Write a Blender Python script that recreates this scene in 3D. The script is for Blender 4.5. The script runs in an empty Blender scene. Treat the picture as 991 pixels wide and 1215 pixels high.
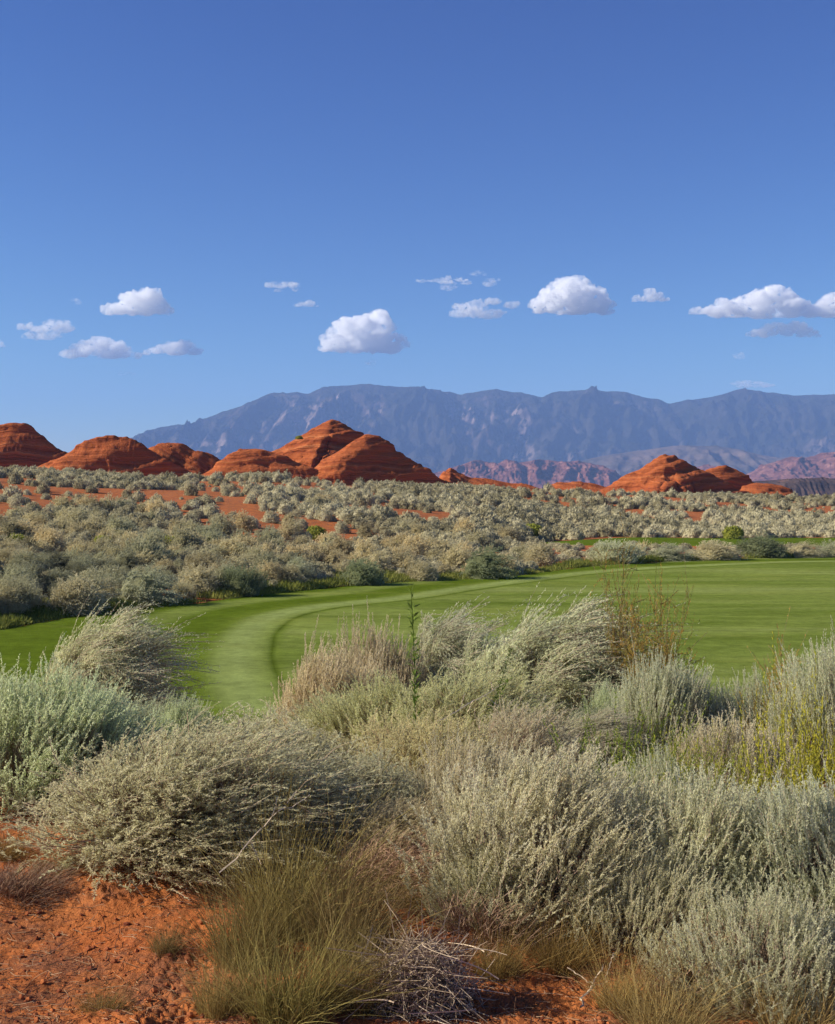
import bpy, math, random
import numpy as np
from mathutils import Vector

# ---------------------------------------------------------------- scene, camera
scene = bpy.context.scene
COL = scene.collection
W0, H0, F = 991.0, 1215.0, 1466.0
HOR = 580.0                       # picture row of the horizon
CZ = 5.0
PITCH = math.atan((H0 / 2 - HOR) / F)
cp, sp = math.cos(PITCH), math.sin(PITCH)


def place(px, py, Y):
    """point of the world seen at a picture position, Y metres ahead of the camera"""
    dx = (np.asarray(px, float) - W0 / 2) / F
    dv = (H0 / 2 - np.asarray(py, float)) / F
    fy = cp + dv * sp
    fz = -sp + dv * cp
    return dx / fy * Y, Y + 0 * dx, CZ + fz / fy * Y


cam_d = bpy.data.cameras.new('camera')
cam_d.sensor_fit = 'VERTICAL'
cam_d.sensor_height = 24.0
cam_d.lens = 24.0 * F / H0
cam_d.clip_start = 0.05
cam_d.clip_end = 90000.0
cam = bpy.data.objects.new('camera', cam_d)
COL.objects.link(cam)
cam.location = (0, 0, CZ)
cam.rotation_euler = (math.radians(90) - PITCH, 0, 0)
scene.camera = cam

# ---------------------------------------------------------------- noise (numpy)


def _h(ix, iy, iz, seed):
    n = (ix.astype(np.int64) * 374761393 + iy.astype(np.int64) * 668265263 + iz.astype(np.int64) * 1274126177 + seed * 974711) & 0xffffffff
    n = ((n ^ (n >> 13)) * 1274126177) & 0xffffffff
    n = n ^ (n >> 16)
    return (n & 0xffffff) / float(0xffffff)


def vn(x, y, z=0.0, seed=0):
    x, y, z = np.broadcast_arrays(np.asarray(x, float), np.asarray(y, float), np.asarray(z, float))
    ix, iy, iz = np.floor(x), np.floor(y), np.floor(z)
    fx, fy, fz = x - ix, y - iy, z - iz
    fx = fx * fx * (3 - 2 * fx); fy = fy * fy * (3 - 2 * fy); fz = fz * fz * (3 - 2 * fz)
    r = 0
    for a in (0, 1):
        wx = fx if a else 1 - fx
        for b in (0, 1):
            wy = fy if b else 1 - fy
            for c in (0, 1):
                wz = fz if c else 1 - fz
                r = r + wx * wy * wz * _h(ix + a, iy + b, iz + c, seed)
    return r


def fbm(x, y, z=0.0, seed=0, o=4, g=0.5):
    r = 0; a = 1.0; s = 0; f = 1.0
    for k in range(o):
        r = r + a * (vn(x * f, y * f, np.asarray(z) * f, seed + k * 17) * 2 - 1)
        s += a; a *= g; f *= 2.03
    return r / s


def ridged(x, y, seed=0, o=5, g=0.5):
    r = 0; a = 1.0; s = 0; f = 1.0
    for k in range(o):
        v = 1 - np.abs(vn(x * f, y * f, 0.0, seed + k * 31) * 2 - 1)
        r = r + a * v * v
        s += a; a *= g; f *= 2.07
    return r / s


def sstep(a, b, x):
    t = np.clip((x - a) / (b - a), 0, 1)
    return t * t * (3 - 2 * t)


# ---------------------------------------------------------------- mesh helpers


def mesh_np(name, v, f, mat, attrs=None, smooth=False):
    v = np.ascontiguousarray(v, dtype=np.float32).reshape(-1, 3)
    f = np.ascontiguousarray(f, dtype=np.int32)
    k = f.shape[1]; m = f.shape[0]
    me = bpy.data.meshes.new(name)
    me.vertices.add(len(v)); me.vertices.foreach_set('co', v.ravel())
    me.loops.add(m * k); me.loops.foreach_set('vertex_index', f.ravel())
    me.polygons.add(m); me.polygons.foreach_set('loop_start', np.arange(m, dtype=np.int32) * k)
    if smooth:
        me.polygons.foreach_set('use_smooth', np.ones(m, dtype=bool))
    for an, av in (attrs or {}).items():
        a = me.attributes.new(an, 'FLOAT', 'POINT')
        a.data.foreach_set('value', np.ascontiguousarray(av, dtype=np.float32))
    me.update(calc_edges=True)
    if not smooth:
        me.shade_flat()
    if mat:
        me.materials.append(mat)
    return me


def link(name, data, parent=None, loc=None):
    o = bpy.data.objects.new(name, data)
    COL.objects.link(o)
    if parent is not None:
        o.parent = parent
    if loc is not None:
        o.location = loc
    return o


def tag(o, label=None, cat=None, group=None, kind=None):
    if label: o['label'] = label
    if cat: o['category'] = cat
    if group: o['group'] = group
    if kind: o['kind'] = kind
    return o


def quadgrid(nr, nc, off=0):
    i = np.arange(nr - 1)[:, None] * nc + np.arange(nc - 1)[None, :]
    return np.stack([i, i + 1, i + nc + 1, i + nc], -1).reshape(-1, 4) + off


# ---------------------------------------------------------------- materials


class NT:
    def __init__(s, name, vol=False):
        s.m = bpy.data.materials.new(name); s.m.use_nodes = True
        s.t = s.m.node_tree; s.t.nodes.clear()
        s.out = s.n('ShaderNodeOutputMaterial')

    def n(s, typ, **kw):
        nd = s.t.nodes.new(typ)
        for k, v in kw.items():
            setattr(nd, k, v)
        return nd

    def l(s, a, b):
        s.t.links.new(a, b)

    def _in(s, sock, v):
        if isinstance(v, bpy.types.NodeSocket): s.l(v, sock)
        elif isinstance(v, (tuple, list)):
            sock.default_value = (*v, 1.0) if len(sock.default_value) == 4 and len(v) == 3 else v
        else: sock.default_value = v

    def math(s, op, a, b=0.5, clamp=False):
        nd = s.n('ShaderNodeMath', operation=op, use_clamp=clamp)
        s._in(nd.inputs[0], a); s._in(nd.inputs[1], b)
        return nd.outputs[0]

    def noise(s, scale, detail=4.0, rough=0.5, vec=None, dist=0.0):
        nd = s.n('ShaderNodeTexNoise')
        nd.inputs['Scale'].default_value = scale; nd.inputs['Detail'].default_value = detail
        nd.inputs['Roughness'].default_value = rough; nd.inputs['Distortion'].default_value = dist
        if vec is not None: s.l(vec, nd.inputs['Vector'])
        return nd.outputs[0]

    def attr(s, name):
        return s.n('ShaderNodeAttribute', attribute_name=name).outputs['Fac']

    def coord(s, which='Object', scale=None, rot=None):
        c = s.n('ShaderNodeTexCoord').outputs[which]
        if scale or rot:
            mp = s.n('ShaderNodeMapping'); s.l(c, mp.inputs[0])
            if scale: mp.inputs['Scale'].default_value = scale
            if rot: mp.inputs['Rotation'].default_value = rot
            c = mp.outputs[0]
        return c

    def ramp(s, fac, stops, interp='LINEAR'):
        nd = s.n('ShaderNodeValToRGB'); s._in(nd.inputs[0], fac)
        cr = nd.color_ramp; cr.interpolation = interp
        while len(cr.elements) < len(stops): cr.elements.new(0.5)
        for e, (p, c) in zip(cr.elements, stops):
            e.position = p; e.color = (*c, 1.0) if len(c) == 3 else c
        return nd.outputs[0]

    def mix(s, fac, a, b, blend='MIX'):
        nd = s.n('ShaderNodeMix', data_type='RGBA', blend_type=blend)
        s._in(nd.inputs[0], fac); s._in(nd.inputs[6], a); s._in(nd.inputs[7], b)
        return nd.outputs[2]

    def bump(s, h, dist, strength=1.0):
        nd = s.n('ShaderNodeBump'); nd.inputs['Strength'].default_value = strength
        nd.inputs['Distance'].default_value = dist; s.l(h, nd.inputs['Height'])
        return nd.outputs[0]

    def pbr(s, col, rough=0.9, spec=0.1, normal=None):
        nd = s.n('ShaderNodeBsdfPrincipled')
        s._in(nd.inputs['Base Color'], col); s._in(nd.inputs['Roughness'], rough)
        nd.inputs['Specular IOR Level'].default_value = spec
        if normal is not None: s.l(normal, nd.inputs['Normal'])
        return nd.outputs[0]

    def finish(s, sh):
        s.l(sh, s.out.inputs['Surface']); return s.m


def leaf_mat(name, lo, hi, trans=0.3, usecolor=True, var=0.25):
    t = NT(name)
    c = t.mix(t.attr('rnd'), lo, hi)
    oi = t.n('ShaderNodeObjectInfo')
    if usecolor:
        c = t.mix(1.0, c, oi.outputs['Color'], 'MULTIPLY')
    v = t.n('ShaderNodeHueSaturation')
    v.inputs['Hue'].default_value = 0.5
    t.l(t.math('MULTIPLY_ADD', oi.outputs['Random'], var), v.inputs['Value'])
    v.inputs['Value'].links[0].from_node.inputs[2].default_value = 1 - var / 2
    t.l(c, v.inputs['Color']); c = v.outputs[0]
    d = t.pbr(c, 0.8, 0.06)
    tr = t.n('ShaderNodeBsdfTranslucent'); t.l(c, tr.inputs[0])
    mx = t.n('ShaderNodeMixShader'); mx.inputs[0].default_value = trans
    t.l(d, mx.inputs[1]); t.l(tr.outputs[0], mx.inputs[2])
    return t.finish(mx.outputs[0])


M = {}
M['sage'] = leaf_mat('sage_foliage', (0.43, 0.43, 0.25), (0.85, 0.87, 0.60), 0.52, var=0.12)
M['sagefield'] = leaf_mat('sage_field_foliage', (0.36, 0.325, 0.180), (0.76, 0.70, 0.455), 0.38, var=0.35)
M['sagefar'] = leaf_mat('sage_far_foliage', (0.225, 0.20, 0.108), (0.57, 0.525, 0.335), 0.30)
M['twig'] = leaf_mat('woody_twig', (0.16, 0.115, 0.08), (0.42, 0.33, 0.25), 0.0)
M['deadtwig'] = leaf_mat('dead_twig', (0.15, 0.095, 0.060), (0.62, 0.49, 0.34), 0.0)
M['drygrass'] = leaf_mat('dry_grass', (0.17, 0.125, 0.045), (0.54, 0.43, 0.19), 0.3)
M['weed'] = leaf_mat('green_weed', (0.15, 0.19, 0.035), (0.50, 0.49, 0.08), 0.35)
M['tamarisk'] = leaf_mat('tamarisk_foliage', (0.22, 0.24, 0.05), (0.60, 0.34, 0.09), 0.35)
M['rough'] = leaf_mat('rough_grass', (0.10, 0.14, 0.02), (0.34, 0.34, 0.08), 0.3)

# red sand
t = NT('red_sand')
co = t.coord()
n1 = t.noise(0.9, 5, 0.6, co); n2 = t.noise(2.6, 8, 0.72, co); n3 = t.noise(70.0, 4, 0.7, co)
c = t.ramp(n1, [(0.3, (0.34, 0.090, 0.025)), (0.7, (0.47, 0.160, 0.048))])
c = t.mix(t.ramp(n2, [(0.44, (0, 0, 0)), (0.58, (0.85, 0.85, 0.85))]), c, (0.17, 0.070, 0.040))  # dark brown crust patches, also painted in place of shade from bushes
c = t.mix(t.ramp(n3, [(0.45, (0, 0, 0)), (0.75, (0.55, 0.55, 0.55))]), c, (0.64, 0.25, 0.080))
far = t.attr('plain')
c = t.mix(far, c, t.ramp(t.noise(0.004, 5, 0.6, co), [(0.35, (0.10, 0.075, 0.05)), (0.65, (0.22, 0.13, 0.09))]))
b = t.math('ADD', t.math('MULTIPLY', n2, 1.0), t.math('MULTIPLY', n3, 0.25))
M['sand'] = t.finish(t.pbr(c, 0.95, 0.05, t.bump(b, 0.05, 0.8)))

# mown turf
t = NT('mown_turf')
co = t.coord()
band = t.attr('band')     # metres outside (+) or inside (-) the cut line, divided by 20, around 0.5
inner = t.attr('stripe')
wob = t.math('MULTIPLY_ADD', t.noise(0.35, 3, 0.5, co), 0.003)
wob.node.inputs[2].default_value = -0.0015
bb = t.math('ADD', band, wob)
dk = (0.0993, 0.1454, 0.0129); md = (0.1419, 0.1922, 0.0279); lt = (0.2507, 0.3064, 0.0898)
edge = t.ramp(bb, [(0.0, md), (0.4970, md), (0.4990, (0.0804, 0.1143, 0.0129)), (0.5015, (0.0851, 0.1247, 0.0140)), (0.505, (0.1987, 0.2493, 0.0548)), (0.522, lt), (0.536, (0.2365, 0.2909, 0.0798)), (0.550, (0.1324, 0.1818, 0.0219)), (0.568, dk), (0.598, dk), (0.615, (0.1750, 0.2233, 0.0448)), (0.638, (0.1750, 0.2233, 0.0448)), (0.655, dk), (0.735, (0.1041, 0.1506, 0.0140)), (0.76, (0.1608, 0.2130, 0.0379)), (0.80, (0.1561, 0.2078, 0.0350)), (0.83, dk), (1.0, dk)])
st = t.noise(0.22, 4, 0.55, t.coord('Object', scale=(0.10, 1.0, 1.0), rot=(0, 0, 0.07)), 0.3)
ins = t.ramp(st, [(0.32, (0.1230, 0.1714, 0.0259)), (0.45, (0.1608, 0.2130, 0.0379)), (0.55, (0.2034, 0.2514, 0.0559)), (0.66, (0.2696, 0.3116, 0.0947))])
st2 = t.noise(0.5, 4, 0.6, t.coord('Object', scale=(0.2, 1.0, 1.0), rot=(0, 0, -0.35)), 0.2)
ins = t.mix(0.4, ins, t.ramp(st2, [(0.38, (0.1183, 0.1662, 0.0219)), (0.62, (0.2223, 0.2721, 0.0618))]))
c = t.mix(inner, edge, ins)
fine = t.noise(2.2, 6, 0.75, co); fine2 = t.noise(26.0, 4, 0.7, co)
blot = t.noise(0.5, 5, 0.7, t.coord('Object', scale=(0.35, 1, 1)))
v = t.math('MULTIPLY', t.ramp(fine, [(0.30, (.72, .72, .72)), (0.70, (1.25, 1.25, 1.25))]), t.ramp(fine2, [(0.35, (.80, .80, .80)), (0.65, (1.15, 1.15, 1.15))]))
v = t.math('MULTIPLY', v, t.ramp(blot, [(0.35, (.86, .86, .86)), (0.65, (1.10, 1.10, 1.10))]))
hv = t.n('ShaderNodeHueSaturation'); t.l(c, hv.inputs['Color']); t.l(v, hv.inputs['Value']); c = hv.outputs[0]
dry = t.noise(0.28, 6, 0.75, t.coord('Object', scale=(0.4, 1, 1), rot=(0, 0, .3)))
c = t.mix(t.ramp(dry, [(0.54, (0, 0, 0)), (0.72, (0.4730, 0.5194, 0.4987))]), c, (0.2838, 0.3013, 0.0698))
M['turf'] = t.finish(t.pbr(c, 0.9, 0.0, t.bump(t.math('ADD', fine2, fine), 0.05, 0.6)))


def rock_mat(name, a, b, dark, bedscale, tx, noise_s, pale, veg=None):
    t = NT(name)
    co = t.coord('Object')
    sep = t.n('ShaderNodeSeparateXYZ'); t.l(co, sep.inputs[0])
    wn = t.noise(noise_s, 4, 0.55, co)
    oi = t.n('ShaderNodeObjectInfo'); scn = t.n('ShaderNodeSeparateColor'); t.l(oi.outputs['Color'], scn.inputs[0])
    bed = t.math('ADD', sep.outputs[2], t.math('MULTIPLY', sep.outputs[0], scn.outputs[0]))
    bed = t.math('ADD', bed, t.math('MULTIPLY', wn, 3.0 / bedscale))
    w = t.n('ShaderNodeTexNoise', noise_dimensions='1D'); w.inputs['Scale'].default_value = 1
    w.inputs['Detail'].default_value = 5; w.inputs['Roughness'].default_value = 0.65
    t.l(t.math('MULTIPLY', bed, bedscale), w.inputs['W'])
    c = t.ramp(w.outputs[0], [(0.22, dark), (0.38, a), (0.60, b), (0.80, pale)])
    big = t.noise(noise_s * 0.6, 4, 0.6, co)
    c = t.mix(t.ramp(big, [(0.45, (0, 0, 0)), (0.7, (0.6, 0.6, 0.6))]), c, a)
    n5 = t.noise(noise_s * 18, 6, 0.7, co)
    hgt = t.math('ADD', t.math('MULTIPLY', w.outputs[0], 0.9), t.math('MULTIPLY', n5, 0.35))
    return t.finish(t.pbr(c, 0.95, 0.05, t.bump(hgt, 1.2 / bedscale, 0.9)))


M['redrock'] = rock_mat('red_sandstone', (0.35, 0.090, 0.031), (0.48, 0.140, 0.045), (0.12, 0.030, 0.016), 0.9, 0.22, 0.09, (0.60, 0.235, 0.095))

t = NT('mountain_rock')
co = t.coord('Object')
geo = t.n('ShaderNodeNewGeometry'); sep = t.n('ShaderNodeSeparateXYZ'); t.l(geo.outputs['Normal'], sep.inputs[0])
steep = t.ramp(t.math('ADD', sep.outputs[2], t.math('MULTIPLY', t.noise(0.004, 5, 0.6, co), 0.35)), [(0.86, (1, 1, 1)), (1.0, (0, 0, 0))])
rk = t.ramp(t.noise(0.0055, 7, 0.62, t.coord('Object', scale=(1, .6, .40))), [(0.40, (0.06, 0.045, 0.04)), (0.50, (0.14, 0.10, 0.09)), (0.62, (0.38, 0.28, 0.24))])
vg = t.ramp(t.noise(0.003, 6, 0.7, co), [(0.35, (0.025, 0.03, 0.02)), (0.65, (0.07, 0.06, 0.045))])
up = t.attr('cliff')
c = t.mix(t.math('MULTIPLY', steep, up), vg, rk)
M['mountain'] = t.finish(t.pbr(c, 1.0, 0.0, t.bump(t.noise(0.012, 8, 0.72, t.coord('Object', scale=(1, 1, .5))), 90, 1.0)))

t = NT('pink_cliff_rock')
co = t.coord('Object')
c = t.ramp(t.noise(0.02, 6, 0.7, t.coord('Object', scale=(1, 1, 3))), [(0.32, (0.08, 0.035, 0.03)), (0.5, (0.17, 0.07, 0.055)), (0.68, (0.33, 0.17, 0.13))])
M['pinkcliff'] = t.finish(t.pbr(c, 1.0, 0.0, t.bump(t.noise(0.05, 6, 0.7, co), 12, 0.8)))
t = NT('dark_mesa_rock')
co = t.coord('Object')
c = t.ramp(t.noise(0.02, 6, 0.7, t.coord('Object', scale=(1, 1, 5))), [(0.35, (0.045, 0.035, 0.035)), (0.55, (0.09, 0.06, 0.05)), (0.7, (0.16, 0.08, 0.06))])
M['mesa'] = t.finish(t.pbr(c, 1.0, 0.0, t.bump(t.noise(0.08, 6, 0.7, co), 4, 0.8)))
t = NT('far_slope_rock')
co = t.coord('Object')
c = t.ramp(t.noise(0.004, 6, 0.7, co), [(0.35, (0.07, 0.06, 0.045)), (0.6, (0.17, 0.12, 0.09))])
M['farslope'] = t.finish(t.pbr(c, 1.0, 0.0, t.bump(t.noise(0.02, 6, 0.7, co), 20, 0.8)))

# ---------------------------------------------------------------- terrain function
HL = ([-300, 0, 100, 200, 300, 400, 500, 600, 700, 800, 900, 991, 1300], [545, 556, 560, 564, 564, 571, 576, 579, 583, 585, 588, 590, 592])
YS = ([-300, 0, 330, 480, 600, 660, 991, 1300], [40, 44, 58, 66, 84, 128, 130, 132])
YC = ([-300, 0, 500, 991, 1300], [165, 172, 195, 250, 260])
# far edge of the main fairway (picture rows) and of the upper one
FAR1 = ([-400, 0, 40, 100, 200, 330, 400, 480, 560, 600, 700, 800, 900, 991, 1300], [790, 750, 742, 731, 722, 706, 698, 691, 687, 684, 674, 668, 664, 660, 652])
rows = lambda py: (np.asarray(py, float) - HOR) / F


def hterr(X, Y, fine=False):
    X = np.asarray(X, float); Y = np.asarray(Y, float)
    r = np.hypot(X, Y)
    th = np.clip(np.arctan2(X, Y), -0.62, 0.62)
    u = W0 / 2 + F * np.tan(th)
    ye = r * np.cos(th)
    z = 3.35 - 0.05 * np.minimum(ye, 9)
    z = z - np.interp(ye, [0, 9, 24, 27], [0, 0, 2.85, 2.90])
    yc = np.interp(u, *YC)
    hy = np.interp(u, *HL) + 5
    zc = CZ + (HOR - hy) / F * yc
    ys = np.interp(u, *YS)
    s = np.clip((ye - ys) / (yc - ys), 0, 1)
    z = z + zc * (0.65 * s + 0.35 * np.sin(s * math.pi / 2))
    b = np.clip((ye - yc) / 160, 0, 1)
    z = z - sstep(0, 1, b) * (zc + 6)
    z = z - 22 * sstep(300, 2500, ye)
    inf = sstep(26, 34, ye) * (1 - sstep(0, 12, ye - ys))
    z = z + 0.16 * inf * fbm(X * 0.05, Y * 0.05, 0, 5, 2)
    z = z + sstep(0, 15, ye - ys) * 0.5 * fbm(X * 0.06, Y * 0.06, 0, 8, 3) * (1 - sstep(260, 400, ye))
    z = z + sstep(350, 900, ye) * 5 * fbm(X * 0.002, Y * 0.002, 0, 9, 4)
    # low bank between the two fairways
    if True:
        fe = 5.0 / rows(np.interp(u, *FAR1))
        z = z + 0.12 * sstep(0, 4, ye - fe) * (1 - sstep(8, 15, ye - fe)) * sstep(630, 700, u)
    near = (1 - sstep(10, 16, r))
    z = z + near * (0.16 * fbm(X * 0.45, Y * 0.45, 0, 3, 3) + 0.05 * fbm(X * 1.7, Y * 1.7, 0, 4, 3))
    if fine:
        cl = fbm(X * 22, Y * 22, 0, 21, 3, 0.6)
        msk = sstep(-0.25, 0.35, fbm(X * 1.3, Y * 1.3, 0, 23, 3))
        z = z + near * (0.004 + 0.015 * msk) * np.tanh(np.abs(cl) * 3.0) + near * 0.007 * fbm(X * 38, Y * 38, 0, 22, 3, .65) + near * 0.03 * msk * fbm(X * 5, Y * 5, 0, 24, 3)
    return z


# ground sheet: polar grid round the camera
rad = [0.35]
while rad[-1] < 15500:
    r_ = rad[-1]
    k_ = 0.10 if r_ < 3 else 0.0030 if r_ < 9.5 else 0.008 if r_ < 30 else 0.010 if r_ < 330 else 0.06
    rad.append(r_ * (1 + k_))
rad = np.array(rad)
ang = np.concatenate([np.radians(np.arange(-180, -24, 4.0)), np.radians(np.arange(-24, 24, 0.085)), np.radians(np.arange(24, 180.1, 4.0))])
A_, R_ = np.meshgrid(ang, rad)
GX, GY = R_ * np.sin(A_), R_ * np.cos(A_)
GZ = hterr(GX, GY, True)
fl = quadgrid(len(rad), len(ang))[:, ::-1]
plain = sstep(260, 900, R_).ravel()
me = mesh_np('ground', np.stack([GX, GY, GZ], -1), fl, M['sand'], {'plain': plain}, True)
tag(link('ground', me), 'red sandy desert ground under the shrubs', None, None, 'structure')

# ---------------------------------------------------------------- fairways
CUT = np.array([(345, 835), (332, 812), (324, 795), (322, 776), (328, 754), (352, 736), (404, 724), (495, 713), (560, 702), (640, 690), (717, 681), (860, 674), (1000, 668), (1200, 662)], float)
cx_, cy_ = (CUT[:, 0] - W0 / 2) / F * (5.0 / rows(CUT[:, 1])), 5.0 / rows(CUT[:, 1])
tt = np.linspace(0, len(cx_) - 1, 220)


def catmull(p, t):
    i = np.clip(np.floor(t).astype(int), 0, len(p) - 2); f = t - i
    p0 = p[np.maximum(i - 1, 0)]; p1 = p[i]; p2 = p[i + 1]; p3 = p[np.minimum(i + 2, len(p) - 1)]
    return 0.5 * (2 * p1 + (p2 - p0) * f + (2 * p0 - 5 * p1 + 4 * p2 - p3) * f * f + (3 * p1 - p0 - 3 * p2 + p3) * f ** 3)


CX, CY = catmull(cx_, tt), catmull(cy_, tt)


def cutdist(X, Y):
    sh = X.shape; X = X.ravel(); Y = Y.ravel()
    best = np.full(X.shape, 1e9); sg = np.ones(X.shape)
    for i in range(len(CX) - 1):
        ax, ay, bx, by = CX[i], CY[i], CX[i + 1], CY[i + 1]
        dx, dy = bx - ax, by - ay
        tq = np.clip(((X - ax) * dx + (Y - ay) * dy) / (dx * dx + dy * dy), 0, 1)
        qx, qy = X - ax - tq * dx, Y - ay - tq * dy
        d = np.hypot(qx, qy)
        m = d < best
        best = np.where(m, d, best); sg = np.where(m, np.sign(dx * qy - dy * qx), sg)
    return (best * sg).reshape(sh)


def fairway(name, label, us, near_y, far_y, nrow):
    un, tn = np.meshgrid(us, np.linspace(0, 1, nrow))
    yn, yf = near_y(un), far_y(un)
    Y = yn * (yf / yn) ** tn
    X = (un - W0 / 2) / F * Y
    Z = hterr(X, Y) + 0.05
    edge = (tn == 0) | (tn == 1) | (un == us[0]) | (un == us[-1])
    Z = np.where(edge, Z - 0.10, Z)
    d = cutdist(X, Y)
    me = mesh_np(name, np.stack([X, Y, Z], -1), quadgrid(nrow, len(us))[:, ::-1] if False else quadgrid(nrow, len(us)), M['turf'],
                 {'band': np.clip(0.5 + d / 40.0, 0, 1).ravel(), 'stripe': (1 - sstep(-0.45, -0.05, d)).ravel()}, True)
    return tag(link(name, me), label, None, None, 'structure')


fw_wob = lambda u: 0.5 * (vn(u * 0.03, 0, 0, 77) - 0.5) * 2
fairway('fairway', 'curving mown golf fairway with light and dark green bands', np.arange(-330, 1330, 4.0), lambda u: 23.5 + 0 * u, lambda u: 5.0 / rows(np.interp(u, *FAR1)) + fw_wob(u), 260)
fairway('fairway', 'narrow upper green fairway strip beyond the row of sagebrush', np.arange(632, 1330, 4.0), lambda u: np.interp(u, [632, 690, 760, 860, 1300], [112, 107, 105.5, 106, 108]),
        lambda u: np.interp(u, [632, 690, 740, 860, 930, 1300], [111, 118, 124, 125, 127, 128]), 40)

# ---------------------------------------------------------------- mountains
SKY_ = ([-900, -300, 40, 100, 140, 164, 182, 202, 232, 262, 298, 328, 353, 366, 383, 410, 439, 459, 499, 520, 546, 581, 616, 642, 662, 687, 738, 763, 781, 793, 819, 854, 882, 905, 945, 991, 1060, 1150, 1300, 1900],
        [586, 584, 578, 560, 538, 520, 509, 504, 502, 488, 477, 466, 464, 466, 457, 455, 453, 456, 460, 463, 467, 461, 464, 470, 464, 462, 463, 471, 472, 478, 474, 469, 460, 464, 468, 468, 462, 470, 480, 520])


def range_mesh(name, label, sky, D, dfront, dback, us, nv, mat, amp, spur, seed, prof, zb=-40, attr=False):
    un, v = np.meshgrid(us, np.linspace(-1, 1, nv))       # v: -1 front foot, 0 crest, 1 behind
    crest = CZ + (HOR - np.interp(un, *sky)) / F * D
    Y = D + np.where(v < 0, v * dfront, v * dback)
    wx = (un - W0 / 2) / F * D
    q = np.clip(np.where(v < 0, 1 + v, 1 - v), 0, 1)
    H = prof(q)
    warp = 0.5 * fbm(wx / spur * 0.7, Y / spur * 0.5, 0, seed + 3, 3)
    rg = ridged(wx / spur + warp, Y / spur * 0.35 + warp, seed, 6, 0.55)
    fine = ridged(wx / spur * 4 + warp, Y / spur * 2.5, seed + 9, 4)
    fade = np.sin(np.clip(q, 0, 1) * math.pi) ** 0.7 + 0.025
    Z = zb + (crest - zb) * H * (1 + amp * (rg - 0.55) * fade * 1.6) + (crest - zb) * amp * 0.34 * (fine - 0.5) * sstep(0.02, 0.3, q) * (1 - 0.94 * sstep(0.75, 1, q))
    Y = Y + amp * spur * 0.9 * (rg - 0.5) * -sstep(0.1, 0.5, q) * (1 - sstep(0.9, 1, q))
    X = (un - W0 / 2) / F * D + (fine - .5) * spur * 0.1
    at = {'cliff': (sstep(0.35, 0.62, q) * sstep(-0.1, 0.35, fbm(wx / spur / 1.5, Y / spur / 3, 0, seed + 40, 3) + 0.10)).ravel()} if attr else {}
    me = mesh_np(name, np.stack([X, Y, Z], -1), quadgrid(nv, len(us)), mat, at, True)
    return tag(link(name, me), label, None, None, 'structure')


def prof_mtn(q):
    return np.interp(q, [0, 0.35, 0.55, 0.70, 0.85, 0.95, 1.0], [0, 0.14, 0.30, 0.52, 0.84, 0.96, 1.0])


range_mesh('mountains', 'long blue hazy mountain range with pale cliff bands', SKY_, 10500., 3600., 1500., np.arange(-900, 1900, 2.2), 330, M['mountain'], 0.42, 400., 11, prof_mtn, attr=True)
range_mesh('hills', 'low blue foothill ridge in front of the mountain range', ([-200, 540, 620, 660, 720, 800, 850, 880, 920, 980, 1100, 1500], [592, 590, 568, 553, 540, 529, 528, 534, 543, 540, 548, 570]), 7400., 1300., 900., np.arange(200, 1500, 2.5), 140, M['farslope'], 0.22, 260., 31, lambda q: np.interp(q, [0, 0.5, 0.8, 1], [0, 0.4, 0.85, 1]))
range_mesh('hills', 'pink and purple eroded cliffs beyond the middle gap in the rocks', ([440, 500, 545, 560, 570, 590, 600, 615, 632, 650, 668, 685, 700, 716, 735, 760, 840, 870, 900], [590, 566, 552, 547, 546, 551, 545, 549, 546, 545, 548, 547, 549, 553, 566, 572, 550, 566, 592]), 5200., 600., 400., np.arange(430, 905, 0.9), 130, M['pinkcliff'], 0.28, 90., 51, lambda q: np.interp(q, [0, 0.3, 0.5, 0.8, 1], [0, 0.3, 0.62, 0.92, 1]))
range_mesh('hills', 'pink eroded cliffs at the right below the mountains', ([830, 880, 905, 920, 940, 955, 975, 1000, 1040, 1200, 1300], [592, 567, 552, 547, 541, 543, 537, 538, 535, 545, 592]), 4900., 600., 400., np.arange(830, 1300, 0.9), 130, M['pinkcliff'], 0.28, 90., 61, lambda q: np.interp(q, [0, 0.3, 0.5, 0.8, 1], [0, 0.3, 0.62, 0.92, 1]))
range_mesh('hills', 'dark flat mesa behind the far right sagebrush', ([780, 835, 870, 890, 930, 991, 1300, 1400], [592, 580, 574, 571, 569, 567, 566, 592]), 1500., 160., 160., np.arange(780, 1400, 1.0), 90, M['mesa'], 0.12, 30., 71, lambda q: np.interp(q, [0, 0.4, 0.6, 0.75, 1], [0, 0.5, 0.9, 0.98, 1]))

# ---------------------------------------------------------------- red rock outcrops


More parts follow.
